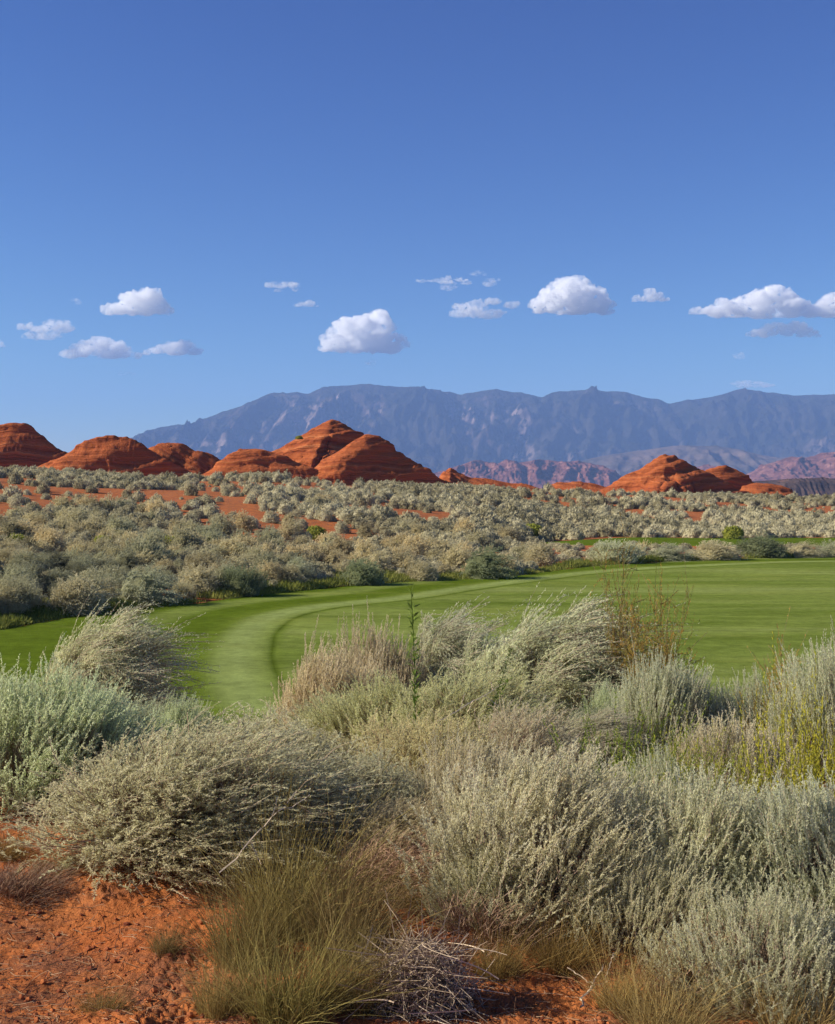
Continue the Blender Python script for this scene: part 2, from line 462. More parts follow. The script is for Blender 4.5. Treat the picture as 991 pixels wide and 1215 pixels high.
def outcrop(label, sil, D, k, c, seed, dip=0.25, ledge=0.7, step=0.28, back=26.):
    sil = np.array(sil, float)
    sx, _, sz = place(sil[:, 0], sil[:, 1], D)
    zb = float(hterr(sx.mean(), D)) - 1.0
    hmax = sz.max() - zb
    dfr = hmax / c + 4
    xs = np.arange(sx.min() - 2, sx.max() + 2, step)
    ys = np.arange(-dfr, back, step)
    X, Yp = np.meshgrid(xs, ys)
    zs = sz
    rr = fbm(X * 0.07, Yp * 0.07, 0, seed, 3)
    S = np.interp(X + k * Yp + rr * 1.8 * sstep(0, 6, -Yp), sx, zs, left=zb - 3, right=zb - 3) - zb
    fall = np.sqrt((c * Yp) ** 2 + .5 ** 2) - .5
    fall = np.where(Yp > 0, fall * 1.1, fall)
    Z = S - fall * (1 + 0.35 * rr)
    Z = Z + 2.2 * (ridged(X * 0.09 + .15 * Yp, Yp * 0.06, seed + 12, 5, .6) - .55) * sstep(0, 5, -Yp) + .5 * (ridged(X * .25, Yp * .2, seed + 14, 3) - .5)
    Z = Z + 0.6 * rr * sstep(0.5, 4, -Yp)
    # gullies
    Z = Z - 1.6 * (1 - sstep(0.0, 0.07, np.abs(fbm(X * 0.09 + 3, Yp * 0.05, 0, seed + 5, 3)))) * sstep(2, 6, -Yp)
    Z = np.maximum(Z, -2.0)
    gy, gx = np.gradient(Z, step)
    L = np.sqrt(gx ** 2 + gy ** 2 + 1)
    nx, ny, nz = -gx / L, -gy / L, 1 / L
    bed = Z + dip * X + 0.12 * Yp + 2.2 * fbm(X * 0.05, Yp * 0.05, 0, seed + 7, 4)
    d = ledge * ((vn(bed * 0.55, 0.3, 0, seed + 1) - 0.5) + 0.7 * (vn(bed * 1.4, 1.3, 0, seed + 2) - 0.5) + 0.4 * (vn(bed * 3.1, 2.3, 0, seed + 4) - 0.5))
    d = d + 0.55 * fbm(X * 0.35, Yp * 0.35, Z * 0.7, seed + 6, 5, .6)
    steep = sstep(0.1, 0.45, 1 - nz + 0.1)
    d = d * (0.4 + 0.6 * steep) * sstep(-1.5, 1.5, Z)
    V = np.stack([X + nx * d, D + Yp + ny * d, zb + Z + nz * d * 0.7], -1)
    me = mesh_np('red_rock_outcrop', V - np.array([sx.mean(), D, zb]), quadgrid(len(ys), len(xs)), M['redrock'], None, True)
    o = link('red_rock_outcrop', me, None, (sx.mean(), D, zb))
    o.color = (dip, 0, 0, 1)
    return tag(o, label, 'rock outcrop', 'red sandstone outcrops behind the sagebrush')


outcrop('tall red sandstone outcrop cut off by the left edge, mostly in shade', [(-90, 560), (-70, 520), (-30, 508), (0, 503), (30, 502), (38, 505), (50, 516), (62, 528), (80, 537), (110, 552), (140, 566)], 262, -1.0, 1.5, 101, -0.25)
outcrop('long low red outcrop whose rounded top slopes down towards the left', [(-20, 578), (20, 566), (50, 552), (75, 540), (95, 526), (110, 520), (130, 517), (150, 517), (160, 522), (172, 531), (188, 540), (212, 551), (240, 562), (265, 575)], 235, -1.2, 1.4, 111, -0.30, 1.0)
outcrop('small rugged red outcrop with slanting cracked layers and a second hump at its right', [(160, 575), (170, 545), (178, 532), (190, 527), (200, 525), (215, 527), (226, 534), (232, 536), (245, 535), (255, 540), (270, 549), (290, 557), (315, 566), (330, 575)], 240, -0.8, 1.3, 121, 0.5, 1.7)
outcrop('low smooth red outcrop between the rugged one and the highest peak', [(225, 572), (250, 556), (262, 547), (273, 539), (285, 533), (300, 532), (315, 534), (330, 538), (350, 545), (375, 556), (400, 572)], 232, -0.9, 1.3, 131, -0.15, 1.1)
outcrop('highest red sandstone peak with sunlit left flank and a green shrub on it', [(275, 590), (295, 562), (314, 545), (332, 532), (352, 522), (370, 510), (385, 502), (394, 497), (403, 500), (415, 507), (425, 515), (440, 530), (470, 560), (500, 585)], 262, -0.3, 0.9, 141, -0.32, 1.6)
outcrop('large red dome with deeply shaded right face in front of the highest peak', [(352, 590), (368, 562), (385, 545), (405, 532), (425, 519), (437, 515), (447, 515), (455, 520), (470, 533), (490, 546), (510, 560), (530, 572), (548, 582)], 236, -1.2, 1.45, 151, -0.3, 1.0)
outcrop('low broken red ledge trailing right from the shaded dome', [(505, 590), (520, 566), (527, 556), (535, 554), (545, 559), (560, 566), (580, 568), (600, 572), (625, 574), (645, 580)], 270, -.1, 0.7, 161, 0.2, 1.6)
outcrop('small low red ledge between the two groups of rocks', [(640, 588), (655, 576), (665, 572), (685, 570), (705, 573), (725, 578), (740, 588)], 285, -.1, 0.7, 171, 0.2, 1.2)
outcrop('pyramid shaped red outcrop at the right with layered sunlit left slope', [(700, 592), (718, 577), (735, 567), (755, 558), (768, 549), (780, 541), (790, 538), (800, 540), (815, 548), (830, 556), (850, 566), (870, 577), (890, 590)], 275, -0.3, 0.95, 181, -0.3, 1.6)
outcrop('smaller smooth red dome just right of the pyramid shaped outcrop', [(810, 592), (832, 568), (842, 558), (855, 553), (862, 552), (872, 556), (885, 564), (897, 573), (912, 588)], 290, -1.0, 1.3, 191, -0.2, 0.9)
outcrop('rightmost red outcrop, a low flat slab rising above sagebrush', [(870, 592), (882, 577), (895, 573), (910, 572), (925, 575), (937, 580), (948, 590)], 280, -.1, 0.7, 201, 0.1, 0.9)

# ---------------------------------------------------------------- plant building blocks


def unit(v):
    return v / np.maximum(np.linalg.norm(v, axis=-1, keepdims=True), 1e-9)


def dome(n, rng, zmin=0.0):
    z = zmin + (1 - zmin) * rng.random(n); a = rng.random(n) * 2 * math.pi; r = np.sqrt(np.maximum(1 - z * z, 0))
    return np.stack([r * np.cos(a), r * np.sin(a), z], -1)


def leaves(P, D, L, Wd, rng, nrm=None):
    """one slim rhombic leaf per row: 4 verts, a quad"""
    n = len(P)
    D = unit(D)
    R = unit(rng.normal(size=(n, 3))) if nrm is None else nrm
    S = unit(np.cross(D, R)) * (np.asarray(Wd).reshape(-1, 1) * 0.5)
    L = np.asarray(L).reshape(-1, 1)
    V = np.stack([P, P + D * L * 0.45 + S, P + D * L, P + D * L * 0.45 - S], 1)
    return V.reshape(-1, 3), np.arange(n * 4).reshape(-1, 4)


def tubes(PL, Wd):
    """three-sided tapering stems; PL (n,k,3), Wd (n,k)"""
    n, k, _ = PL.shape
    T = unit(np.gradient(PL, axis=1))
    ref = np.where(np.abs(T[..., 2:3]) > 0.8, np.array([1., 0, 0]), np.array([0, 0, 1.]))
    A = unit(np.cross(T, ref)); B = np.cross(T, A)
    vs = []
    for j in range(3):
        a = j * 2 * math.pi / 3
        vs.append(PL + (A * math.cos(a) + B * math.sin(a)) * Wd[..., None] * 0.5)
    V = np.stack(vs, 2)       # n,k,3,3
    idx = np.arange(n * k * 3).reshape(n, k, 3)
    fs = []
    for j in range(3):
        j2 = (j + 1) % 3
        fs.append(np.stack([idx[:, :-1, j], idx[:, :-1, j2], idx[:, 1:, j2], idx[:, 1:, j]], -1).reshape(-1, 4))
    return V.reshape(-1, 3), np.concatenate(fs)


def ribbons(PL, Wd, rng):
    n, k, _ = PL.shape
    T = unit(np.gradient(PL, axis=1))
    R = unit(rng.normal(size=(n, 1, 3)))
    S = unit(np.cross(T, R)) * Wd[..., None] * 0.5
    V = np.stack([PL - S, PL + S], 2)
    idx = np.arange(n * k * 2).reshape(n, k, 2)
    f = np.stack([idx[:, :-1, 0], idx[:, :-1, 1], idx[:, 1:, 1], idx[:, 1:, 0]], -1).reshape(-1, 4)
    return V.reshape(-1, 3), f


def icos(sub):
    import bmesh
    bm = bmesh.new(); bmesh.ops.create_icosphere(bm, subdivisions=sub, radius=1.0)
    v = np.array([x.co[:] for x in bm.verts]); f = np.array([[l_.index for l_ in x.verts] for x in bm.faces]); bm.free()
    return v, f


class Acc:
    def __init__(s): s.v = []; s.f = []; s.r = []; s.n = 0

    def add(s, vf, rnd):
        v, f = vf
        s.v.append(v); s.f.append(f + s.n); s.n += len(v)
        r = np.asarray(rnd, float)
        if r.ndim == 0: r = np.full(len(v), float(r))
        elif len(r) != len(v): r = np.repeat(r, len(v) // len(r))
        s.r.append(r)

    def mesh(s, name, mat):
        return mesh_np(name, np.concatenate(s.v), np.concatenate(s.f), mat, {'rnd': np.clip(np.concatenate(s.r), 0, 1)})


def curve(p0, d0, bend, L, K):
    t_ = np.linspace(0, 1, K)[None, :, None]
    return p0[:, None, :] + (d0[:, None, :] * t_ + bend[:, None, :] * t_ * t_) * L[:, None, None]


def bush(style, seed, lod=0):
    """returns (foliage mesh, stems mesh) about 1.2 m wide and 0.9 m high"""
    rng = np.random.default_rng(seed)
    a, h = 0.52, 0.62
    wind = np.array([1.0, -0.15, 0.05]) if style != 'plume' else np.array([1.0, -.1, -.12])
    P = dict(
        upright=dict(nc=270, ns=7, spread=.045, L=(.13, .27), rad=.50, up=.95, wind=.24, nl=70, ll=(.016, .030), lw=.0042, ang=.36, bend=.15, K=4),
        plume=dict(nc=260, ns=17, spread=.022, L=(.18, .32), rad=.75, up=.42, wind=.30, nl=42, ll=(.020, .036), lw=.0040, ang=.34, bend=1.15, K=6),
        tangle=dict(nc=480, ns=8, spread=.075, L=(.10, .19), rad=.8, up=.45, wind=.30, nl=40, ll=(.015, .030), lw=.0034, ang=.5, bend=.6, K=5),
    )[style]
    if lod == 1:
        P.update(ang=P['ang'] + .15, nc=int(P['nc'] * .55), ns=5, nl=18, ll=(.030, .060), lw=.0135)
    elif lod == 2:
        P.update(nc=int(P['nc'] * .42), ns=3, nl=11, ll=(.048, .085), lw=.021)
    nc, ns = P['nc'], P['ns']
    u = dome(nc, rng, -0.12)
    lump = 0.72 + 0.55 * vn(u[:, 0] * 2.2 + seed, u[:, 1] * 2.2, u[:, 2] * 2.2, seed)
    fr = (0.50 + 0.46 * rng.random(nc) ** 0.5) * lump
    cen = u * fr[:, None] * np.array([a, a, h]) + np.array([0, 0, 0.12])
    if style == 'plume':
        cen[:, 0] += 0.04 * cen[:, 2] / h
    crnd = rng.random(nc)
    p0 = np.repeat(cen, ns, 0) + rng.normal(size=(nc * ns, 3)) * P['spread']
    p0[:, 2] = np.maximum(p0[:, 2], 0.02)
    uu = np.repeat(u, ns, 0)
    cd = np.repeat(unit(rng.normal(size=(nc, 3))), ns, 0)
    d0 = unit(uu * P['rad'] + np.array([0, 0, 1.]) * P['up'] + wind * P['wind'] + cd * (.34 if style == 'plume' else .22) + rng.normal(size=p0.shape) * (.09 if style == 'plume' else .17))
    bend = (wind * (0.8 if style == 'plume' else 0.35) + np.array([0, 0, -.35 if style != 'upright' else .2]) + cd * .4 + rng.normal(size=p0.shape) * (.12 if style == 'plume' else .25)) * P['bend']
    L = P['L'][0] + (P['L'][1] - P['L'][0]) * rng.random(len(p0))
    L *= np.repeat(0.75 + 0.5 * rng.random(nc), ns)
    K = P['K']
    PL = curve(p0, d0, bend, L, K)
    srnd = np.repeat(crnd, ns) * .55 + rng.random(len(p0)) * .45
    fol = Acc()
    # leaves along each sprig
    nl = P['nl']
    tl = (rng.random((len(p0), nl)) * 0.95 + 0.05)
    tl3 = tl[..., None]
    q = p0[:, None, :] + (d0[:, None, :] * tl3 + bend[:, None, :] * tl3 ** 2) * L[:, None, None]
    tang = unit(d0[:, None, :] + 2 * bend[:, None, :] * tl3)
    ld = tang + rng.normal(size=q.shape) * P['ang']
    ll = (P['ll'][0] + (P['ll'][1] - P['ll'][0]) * rng.random(tl.shape)) * (1.15 - 0.5 * tl)
    lr = np.repeat(srnd, nl).reshape(tl.shape) * .7 + .3 * tl  # paler towards the sprig tips: light caught by the tips, put into the colour
    fol.add(leaves(q.reshape(-1, 3), ld.reshape(-1, 3), ll.ravel(), np.full(ll.size, P['lw']), rng), lr.ravel())
    if lod:
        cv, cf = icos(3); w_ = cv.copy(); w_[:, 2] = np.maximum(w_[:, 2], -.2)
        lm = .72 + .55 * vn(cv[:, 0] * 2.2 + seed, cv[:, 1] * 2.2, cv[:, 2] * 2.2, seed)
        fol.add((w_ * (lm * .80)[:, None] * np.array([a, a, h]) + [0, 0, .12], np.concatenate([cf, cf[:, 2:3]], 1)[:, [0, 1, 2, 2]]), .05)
        v_ = np.concatenate(fol.v); f_ = np.concatenate(fol.f); r_ = np.concatenate(fol.r)
        tri = np.concatenate([f_[:, [0, 1, 2]], f_[f_[:, 2] != f_[:, 3]][:, [0, 2, 3]]])
        return mesh_np('sagebrush', v_, tri, M['sagefield'], {'rnd': np.clip(r_, 0, 1)})
    stm = Acc()
    wd = np.linspace(.004, .0015, K)[None, :].repeat(len(p0), 0)
    stm.add(ribbons(PL, wd, rng), np.repeat(srnd * .6 + .2, K * 2))
    # bare inner twigs reaching back towards the base
    nb = len(p0) // 2
    sel = rng.choice(len(p0), nb, False)
    e = p0[sel]; s0 = e * (0.25 + .35 * rng.random((nb, 1))) + rng.normal(size=(nb, 3)) * .02; s0[:, 2] = np.maximum(s0[:, 2], 0)
    tk = np.linspace(0, 1, 4)[None, :, None]
    mid = rng.normal(size=(nb, 3)) * .05
    PB = s0[:, None] * (1 - tk) + e[:, None] * tk + mid[:, None] * (4 * tk * (1 - tk))
    stm.add(ribbons(PB, np.full((nb, 4), .0035), rng), np.repeat(rng.random(nb) * .7, 8))
    # main woody branches
    s0 = np.stack([rng.normal(size=nc) * .05, rng.normal(size=nc) * .05, np.full(nc, -.08)], -1)
    tk = np.linspace(0, 1, 6)[None, :, None]
    mid = cen * np.array([.9, .9, .25]) + rng.normal(size=(nc, 3)) * .03
    PB = s0[:, None] * (1 - tk) ** 2 + 2 * mid[:, None] * tk * (1 - tk) * .6 + cen[:, None] * tk ** 2
    wd = np.linspace(.014, .004, 6)[None].repeat(nc, 0) * (0.6 + .7 * rng.random((nc, 1)))
    stm.add(tubes(PB, wd), np.repeat(rng.random(nc) * .6, 18))
    return fol.mesh('sagebrush_foliage', M['sage']), stm.mesh('sagebrush_stems', M['twig'])


BUSH = {}
for st_, n_ in (('upright', 3), ('plume', 2), ('tangle', 3)):
    BUSH[st_] = [bush(st_, 1000 + 10 * i + len(st_)) for i in range(n_)]


def extent(m_):
    c_ = np.empty(len(m_.vertices) * 3, np.float32); m_.vertices.foreach_get('co', c_); c_ = c_.reshape(-1, 3)
    lo, hi = np.percentile(c_[:, 0], [3, 97])
    return float(hi - lo) * 1.04, float(np.percentile(c_[:, 2], 98.5))


EXT = {}


def put(name, label, cat, group, px, top, wpx, d, meshes, nominal=None, rot=0.0, color=(1, 1, 1), sink=0.03, base=None, parts=('foliage', 'stems'), hz=None):
    X, _, _ = place(px, top, d)
    X = float(X); zb = float(hterr(X, d)) - sink
    zt = float(place(px, top, d)[2])
    if nominal is None:
        if meshes[0].name not in EXT: EXT[meshes[0].name] = extent(meshes[0])
        nominal = EXT[meshes[0].name]
    hgt = hz if hz else zt - zb
    e = bpy.data.objects.new(name, None); COL.objects.link(e)
    e.empty_display_size = 0.2
    e.location = (X, d, zb); e.rotation_euler = (0, 0, rot)
    w = wpx / F * d / nominal[0]
    e.scale = (w, w, hgt / nominal[1])
    tag(e, label, cat, group, 'thing')
    for m_, nm in zip(meshes, parts):
        if m_ is None: continue
        o = link(nm, m_, e)
        o.color = (*color, 1.0)
    return e


GS = 'grey-green sagebrush shrubs in the near thicket'
SILV = (1.0, 1.0, 1.0); PINK = (1.05, 0.94, 0.92); YEL = (1.04, 1.02, 0.80); GRN = (0.92, 0.99, 0.88); WARM = (1.03, 0.97, 0.88)
# (label, px, top row, width px, distance, style, variant, rot, colour)
NEAR = [
    ('low twiggy sagebrush under the left side of the large silver one', 590, 1010, 130, 5.4, 'upright', 1, 2.4, (.98, .92, .82)),
    ('full rounded sagebrush behind the lower left of the largest windswept one', 585, 775, 150, 11.9, 'tangle', 1, 2.0, GRN),
    ('dense sagebrush mass under the curling plumes of the largest windswept one', 665, 768, 160, 12.1, 'tangle', 2, 0.9, GRN),
    ('grey sagebrush between the great rounded one and the large silver one', 440, 905, 190, 6.9, 'tangle', 0, 1.9, (1.0, .96, .9)),
    ('pale sagebrush tucked behind the left side of the large silver one', 560, 890, 150, 6.9, 'upright', 2, 1.0, PINK),
    ('sagebrush between the large silver one and the green weeds', 770, 905, 130, 6.7, 'upright', 0, 2.6, SILV),
    ('twiggy silver sagebrush beneath the right side of the large silver one', 770, 1020, 160, 5.15, 'upright', 2, 0.6, (.98, .92, .88)),
    ('broad pale sagebrush filling the left edge above the bare red soil', 50, 808, 225, 8.1, 'upright', 1, -0.3, GRN),
    ('sagebrush at the left edge just behind the broad pale one', -15, 815, 150, 9.6, 'tangle', 0, 1.2, GRN),
    ('windswept sagebrush with long plumes streaming right against the fairway at left', 112, 742, 160, 11.8, 'plume', 0, 0.0, (1.08, 1.08, 1.0)),
    ('dark low sagebrush right below the windswept plumes at left', 160, 838, 120, 10.8, 'tangle', 1, 0.4, (0.75, .8, .75)),
    ('pale sagebrush with upright tips between the left edge mass and the plumes', 100, 815, 90, 9.3, 'upright', 2, 2.0, GRN),
    ('slim upright pale sagebrush in front of the light fairway bend', 215, 835, 95, 9.2, 'upright', 0, 0.5, GRN),
    ('great rounded tangled sagebrush drooping over the bare red soil', 235, 872, 350, 6.5, 'tangle', 2, 0.3, WARM),
    ('tangled grey-green sagebrush directly behind the great rounded one', 320, 858, 230, 7.9, 'tangle', 0, 2.3, WARM),
    ('pinkish dry sagebrush, the left one of the rosy pair before the fairway', 392, 778, 135, 11.0, 'upright', 1, 0.2, (1.08, .93, .88)),
    ('pinkish grey sagebrush, the right one of the rosy pair before the fairway', 446, 755, 110, 11.8, 'upright', 2, 1.5, (1.08, .93, .90)),
    ('sagebrush with soft curling plumes right behind the tall green weed stalk', 535, 742, 150, 12.3, 'plume', 1, -0.2, SILV),
    ('largest windswept sagebrush with curling plumes, its right side dark', 640, 732, 210, 11.4, 'plume', 0, 0.15, (1.05, 1.06, 1.0)),
    ('dark sagebrush at the right foot of the largest windswept one', 705, 795, 90, 11.0, 'plume', 1, 0.5, (0.7, 0.78, 0.72)),
    ('sagebrush with pale tips just below the rosy pair', 440, 815, 170, 9.6, 'upright', 0, 3.0, YEL),
    ('soft grey-green sagebrush in the middle of the thicket below the curling plumes', 560, 805, 190, 9.3, 'tangle', 1, 1.0, YEL),
    ('yellowish tangled sagebrush in the centre of the thicket', 500, 862, 230, 7.8, 'tangle', 2, 1.7, (1.12, 1.0, 0.78)),
    ('tangled sagebrush with brown centre right of the yellowish one', 625, 850, 170, 7.9, 'tangle', 0, 0.8, PINK),
    ('grey drooping sagebrush beside the green weeds', 690, 850, 120, 8.6, 'plume', 0, 0.3, (0.95, .92, .9)),
    ('stout upright sagebrush with pale pointed tips below the orange tamarisk', 787, 790, 120, 9.0, 'upright', 1, 1.1, SILV),
    ('small upright sagebrush just left of the stout one below the tamarisk', 718, 822, 85, 9.6, 'upright', 2, 0.0, GRN),
    ('upright sagebrush with pale tips between the tamarisk and the right edge', 880, 812, 110, 9.1, 'upright', 0, 2.1, SILV),
    ('tall upright sagebrush at the right edge reaching up to the fairway', 978, 778, 120, 8.6, 'upright', 1, 2.8, SILV),
    ('grey tangled sagebrush amid yellow-green weeds at right', 870, 865, 170, 7.6, 'upright', 2, 1.9, PINK),
    ('large silver sagebrush with many fine upright tips in the lower middle', 655, 905, 300, 5.7, 'upright', 0, 0.4, (1.06, .98, .96)),
    ('silver sagebrush in the lower right corner thicket beside the large silver one', 845, 935, 250, 5.5, 'upright', 1, 0.9, (1.03, 1.0, 0.98)),
    ('silver sagebrush spilling past the right edge low in the thicket', 975, 945, 240, 5.3, 'upright', 2, 2.2, SILV),
    ('low silver sagebrush at the bottom right corner', 905, 1070, 230, 4.7, 'upright', 0, 1.4, (1.0, .97, .95)),
    ('low brownish sagebrush below the yellowish one, behind the dry grass', 470, 955, 150, 6.3, 'tangle', 1, 0.1, (0.95, .82, .72)),
]
for lb, px, top, w, d, st_, vr, rot, colr in NEAR:
    put('sagebrush', lb, 'sagebrush', GS, px, top, w, d, BUSH[st_][vr % len(BUSH[st_])], rot=rot if st_ != 'plume' else rot, color=colr)

# ---- bunch grass


def grass_mesh(seed, n=1100, rad=.17, Lr=(.28, .72), wd=.0034, lean=.30):
    rng = np.random.default_rng(seed)
    a = rng.random(n) * 6.283; r = rad * np.sqrt(rng.random(n))
    p0 = np.stack([r * np.cos(a), r * np.sin(a), np.full(n, -.02)], -1)
    out = np.stack([np.cos(a), np.sin(a), 0 * a], -1)
    d0 = unit(np.array([0, 0, 1.]) + out * (lean * r / rad)[:, None] + rng.normal(size=(n, 3)) * .16)
    bend = out * .12 + np.array([.08, 0, -.12]) + rng.normal(size=(n, 3)) * .26
    L = Lr[0] + (Lr[1] - Lr[0]) * rng.random(n)
    PL = curve(p0, d0, bend, L, 6)
    ac = Acc(); w = np.array([1, 1, .9, .7, .45, .1])[None] * wd * (.6 + .8 * rng.random((n, 1)))
    ac.add(ribbons(PL, w, rng), np.repeat(rng.random(n), 12))
    return ac


GM = [grass_mesh(300 + i).mesh('grass_blades', M['drygrass']) for i in range(3)]
# seed stalks
SM = []
for i in range(2):
    rng = np.random.default_rng(70 + i); n = 22
    p0 = rng.normal(size=(n, 3)) * [.06, .06, 0]
    PL = curve(p0, unit(np.array([0, 0, 1.]) + rng.normal(size=(n, 3)) * .18), rng.normal(size=(n, 3)) * .15 + [.15, 0, -.05], .6 + .5 * rng.random(n), 8)
    ac = Acc(); ac.add(tubes(PL, np.full((n, 8), .0035)), np.repeat(.6 + .4 * rng.random(n), 24))
    # small seed heads along the last third
    q = PL[:, 5:, :].reshape(-1, 3).repeat(8, 0) + rng.normal(size=(n * 3 * 8, 3)) * .012
    ac.add(leaves(q, rng.normal(size=q.shape) * .5 + [0, 0, 1], np.full(len(q), .02), np.full(len(q), .004), rng), rng.random(len(q)))
    SM.append(ac.mesh('seed_stalks', M['drygrass']))

GG = 'clumps of dry bunch grass on the red soil'
GRASS = [
    ('small dry tuft on the red soil right of the dead twig heap', 590, 1105, 70, 4.9, 2, None, (.85, .75, .6)),
    ('thin brown tuft below the large silver sagebrush', 665, 1085, 90, 5.0, 0, None, (.8, .7, .55)),
    ('brownish tuft at the bottom left on the crusty soil', 120, 1170, 60, 4.5, 2, None, (.75, .65, .5)),
    ('greyish grass clump between the green-tinged clump and the dead twig heap', 420, 1110, 120, 4.6, 0, 0, (.75, .72, .64)),
    ('yellowish grass tuft at the left foot of the green-tinged clump', 262, 1130, 80, 4.5, 2, None, (.95, .9, .75)),
    ('tall yellow-green bunch grass clump in front of the great rounded sagebrush', 345, 985, 170, 5.4, 0, 1, (.72, .74, .58)),
    ('bunch grass clump at the left side of the tall clump, next to bare soil', 288, 1045, 110, 5.0, 1, None, (.72, .70, .56)),
    ('dense greyish bunch grass clump right of the tall clump', 412, 1030, 130, 5.1, 2, 1, (.75, .68, .62)),
    ('green-tinged grass clump at the bottom edge left of the dead twig heap', 340, 1100, 150, 4.45, 1, None, (.76, .80, .58)),
    ('low straw-coloured grass at the bottom edge right of the twig heap', 790, 1160, 130, 4.35, 0, 1, (1.05, 1.0, .9)),
    ('thin straw grass between the large silver sagebrush and bottom edge', 735, 1140, 80, 4.6, 2, 0, (1.1, 1., .8)),
    ('thin grass on the red soil behind the dead twig heap', 505, 1035, 110, 5.6, 1, None, (1., .9, .7)),
    ('grey dry grass tuft standing alone on the bare red soil', 195, 1095, 40, 5.2, 2, None, (.7, .65, .6)),
    ('brown dry grass tuft below the great rounded sagebrush at its left foot', 70, 1010, 90, 6.2, 0, None, (.8, .65, .5)),
    ('brown dry grass tuft against the left edge on the red soil', 0, 985, 70, 6.6, 1, None, (.8, .65, .5)),
    ('low grass clump in the bottom right corner beneath silver sagebrush', 950, 1165, 140, 4.3, 1, None, (1.0, .9, .8)),
]
for lb, px, top, w, d, vr, sv, colr in GRASS:
    put('bunch_grass', lb, 'grass clump', GG, px, top, w, d, (GM[vr], SM[sv] if sv is not None else None), nominal=(.66, .62), color=colr, parts=('blades', 'seed_stalks'))

DS = [bush('tangle', 2005)[1], bush('upright', 2006)[1]]
for lb, px, top, w, d, vr, colr in [
    ('low brown leafless shrub between the tall bunch grass and the large silver sagebrush', 470, 1000, 170, 5.9, 0, (1.3, 1.05, .9)),
    ('tangle of dead brown twigs under the large silver sagebrush', 590, 1050, 150, 5.3, 1, (1.3, 1.1, .95)),
    ('dead brown twig tangle at the bottom between straw grass and the corner sagebrush', 850, 1100, 170, 4.8, 0, (1.3, 1.1, .9)),
    ('low dead brown brush at the left edge on the red soil', 25, 1030, 110, 5.9, 1, (1.1, .9, .75)),
    ('dead brown brush just left of the foot of the great rounded sagebrush', 125, 1000, 90, 6.4, 0, (1.1, .9, .75)),
]:
    put('dead_shrub', lb, 'dead shrub', 'leafless brown shrubs on the near soil', px, top, w, d, (DS[vr],), color=colr, parts=('stems',))

# ---- dead twig heap (tumbleweed)
rng = np.random.default_rng(5)
n = 2800
u = dome(n, rng, 0.0); p0 = u * rng.random((n, 1)) ** .5 * np.array([.24, .21, .19]); p0[:, 2] += .02
PL = curve(p0, unit(rng.normal(size=(n, 3)) * [1, 1, .35]), rng.normal(size=(n, 3)) * .8 * [1, 1, .5], .04 + .07 * rng.random(n), 6)
PL[..., 2] = np.maximum(PL[..., 2], .004)
ac = Acc(); ac.add(tubes(PL, np.linspace(.0032, .0015, 6)[None] * (.6 + .8 * rng.random((n, 1)))), np.repeat(rng.random(n) ** 1.3, 18))
bn = 12
p0 = np.stack([rng.normal(size=bn) * .22, rng.normal(size=bn) * .15, .03 + .17 * rng.random(bn)], -1)
PB = curve(p0, unit(rng.normal(size=(bn, 3)) * [1, .8, .25]), rng.normal(size=(bn, 3)) * .4 * [1, 1, .4], .12 + .16 * rng.random(bn), 7)
PB[..., 2] = np.maximum(PB[..., 2], .006)
ac.add(tubes(PB, np.linspace(.0048, .002, 7)[None].repeat(bn, 0)), np.repeat(.6 + .4 * rng.random(bn), 21))
put('dead_twig_heap', 'heap of bare grey dead twigs on the red soil at the bottom edge', 'dead shrub', None, 500, 1110, 150, 4.6, (ac.mesh('twigs', M['deadtwig']),), nominal=(.56, .19), parts=('twigs',), hz=.27)

# ---- yellow-green weeds


def weed_mesh(seed, n=70, L0=.75, fan=.28, nl=110, ll=.022, lw=.005, ang=.7, rad=.14):
    rng = np.random.default_rng(seed)
    p0 = rng.normal(size=(n, 3)) * [rad, rad, 0]
    d0 = unit(np.array([0, 0, 1.]) + p0 * 1.6 + rng.normal(size=(n, 3)) * fan)
    bend = rng.normal(size=(n, 3)) * .12 + [.08, 0, .05]
    L = L0 * (.6 + .55 * rng.random(n))
    PL = curve(p0, d0, bend, L, 7)
    st = Acc(); st.add(tubes(PL, np.linspace(.006, .0025, 7)[None].repeat(n, 0)), np.repeat(rng.random(n) * .5, 21))
    tl = (.18 + .82 * rng.random((n, nl)))[..., None]
    q = p0[:, None] + (d0[:, None] * tl + bend[:, None] * tl ** 2) * L[:, None, None]
    ld = unit(d0[:, None] + 2 * bend[:, None] * tl) + rng.normal(size=q.shape) * ang
    fo = Acc(); fo.add(leaves(q.reshape(-1, 3), ld.reshape(-1, 3), ll * (.6 + .8 * rng.random(n * nl)), np.full(n * nl, lw), rng), (np.repeat(rng.random(n), nl) * .45 + .55 * tl.ravel() ** 2))
    return fo.mesh('weed_leaves', M['weed']), st.mesh('weed_stems', M['weed'])


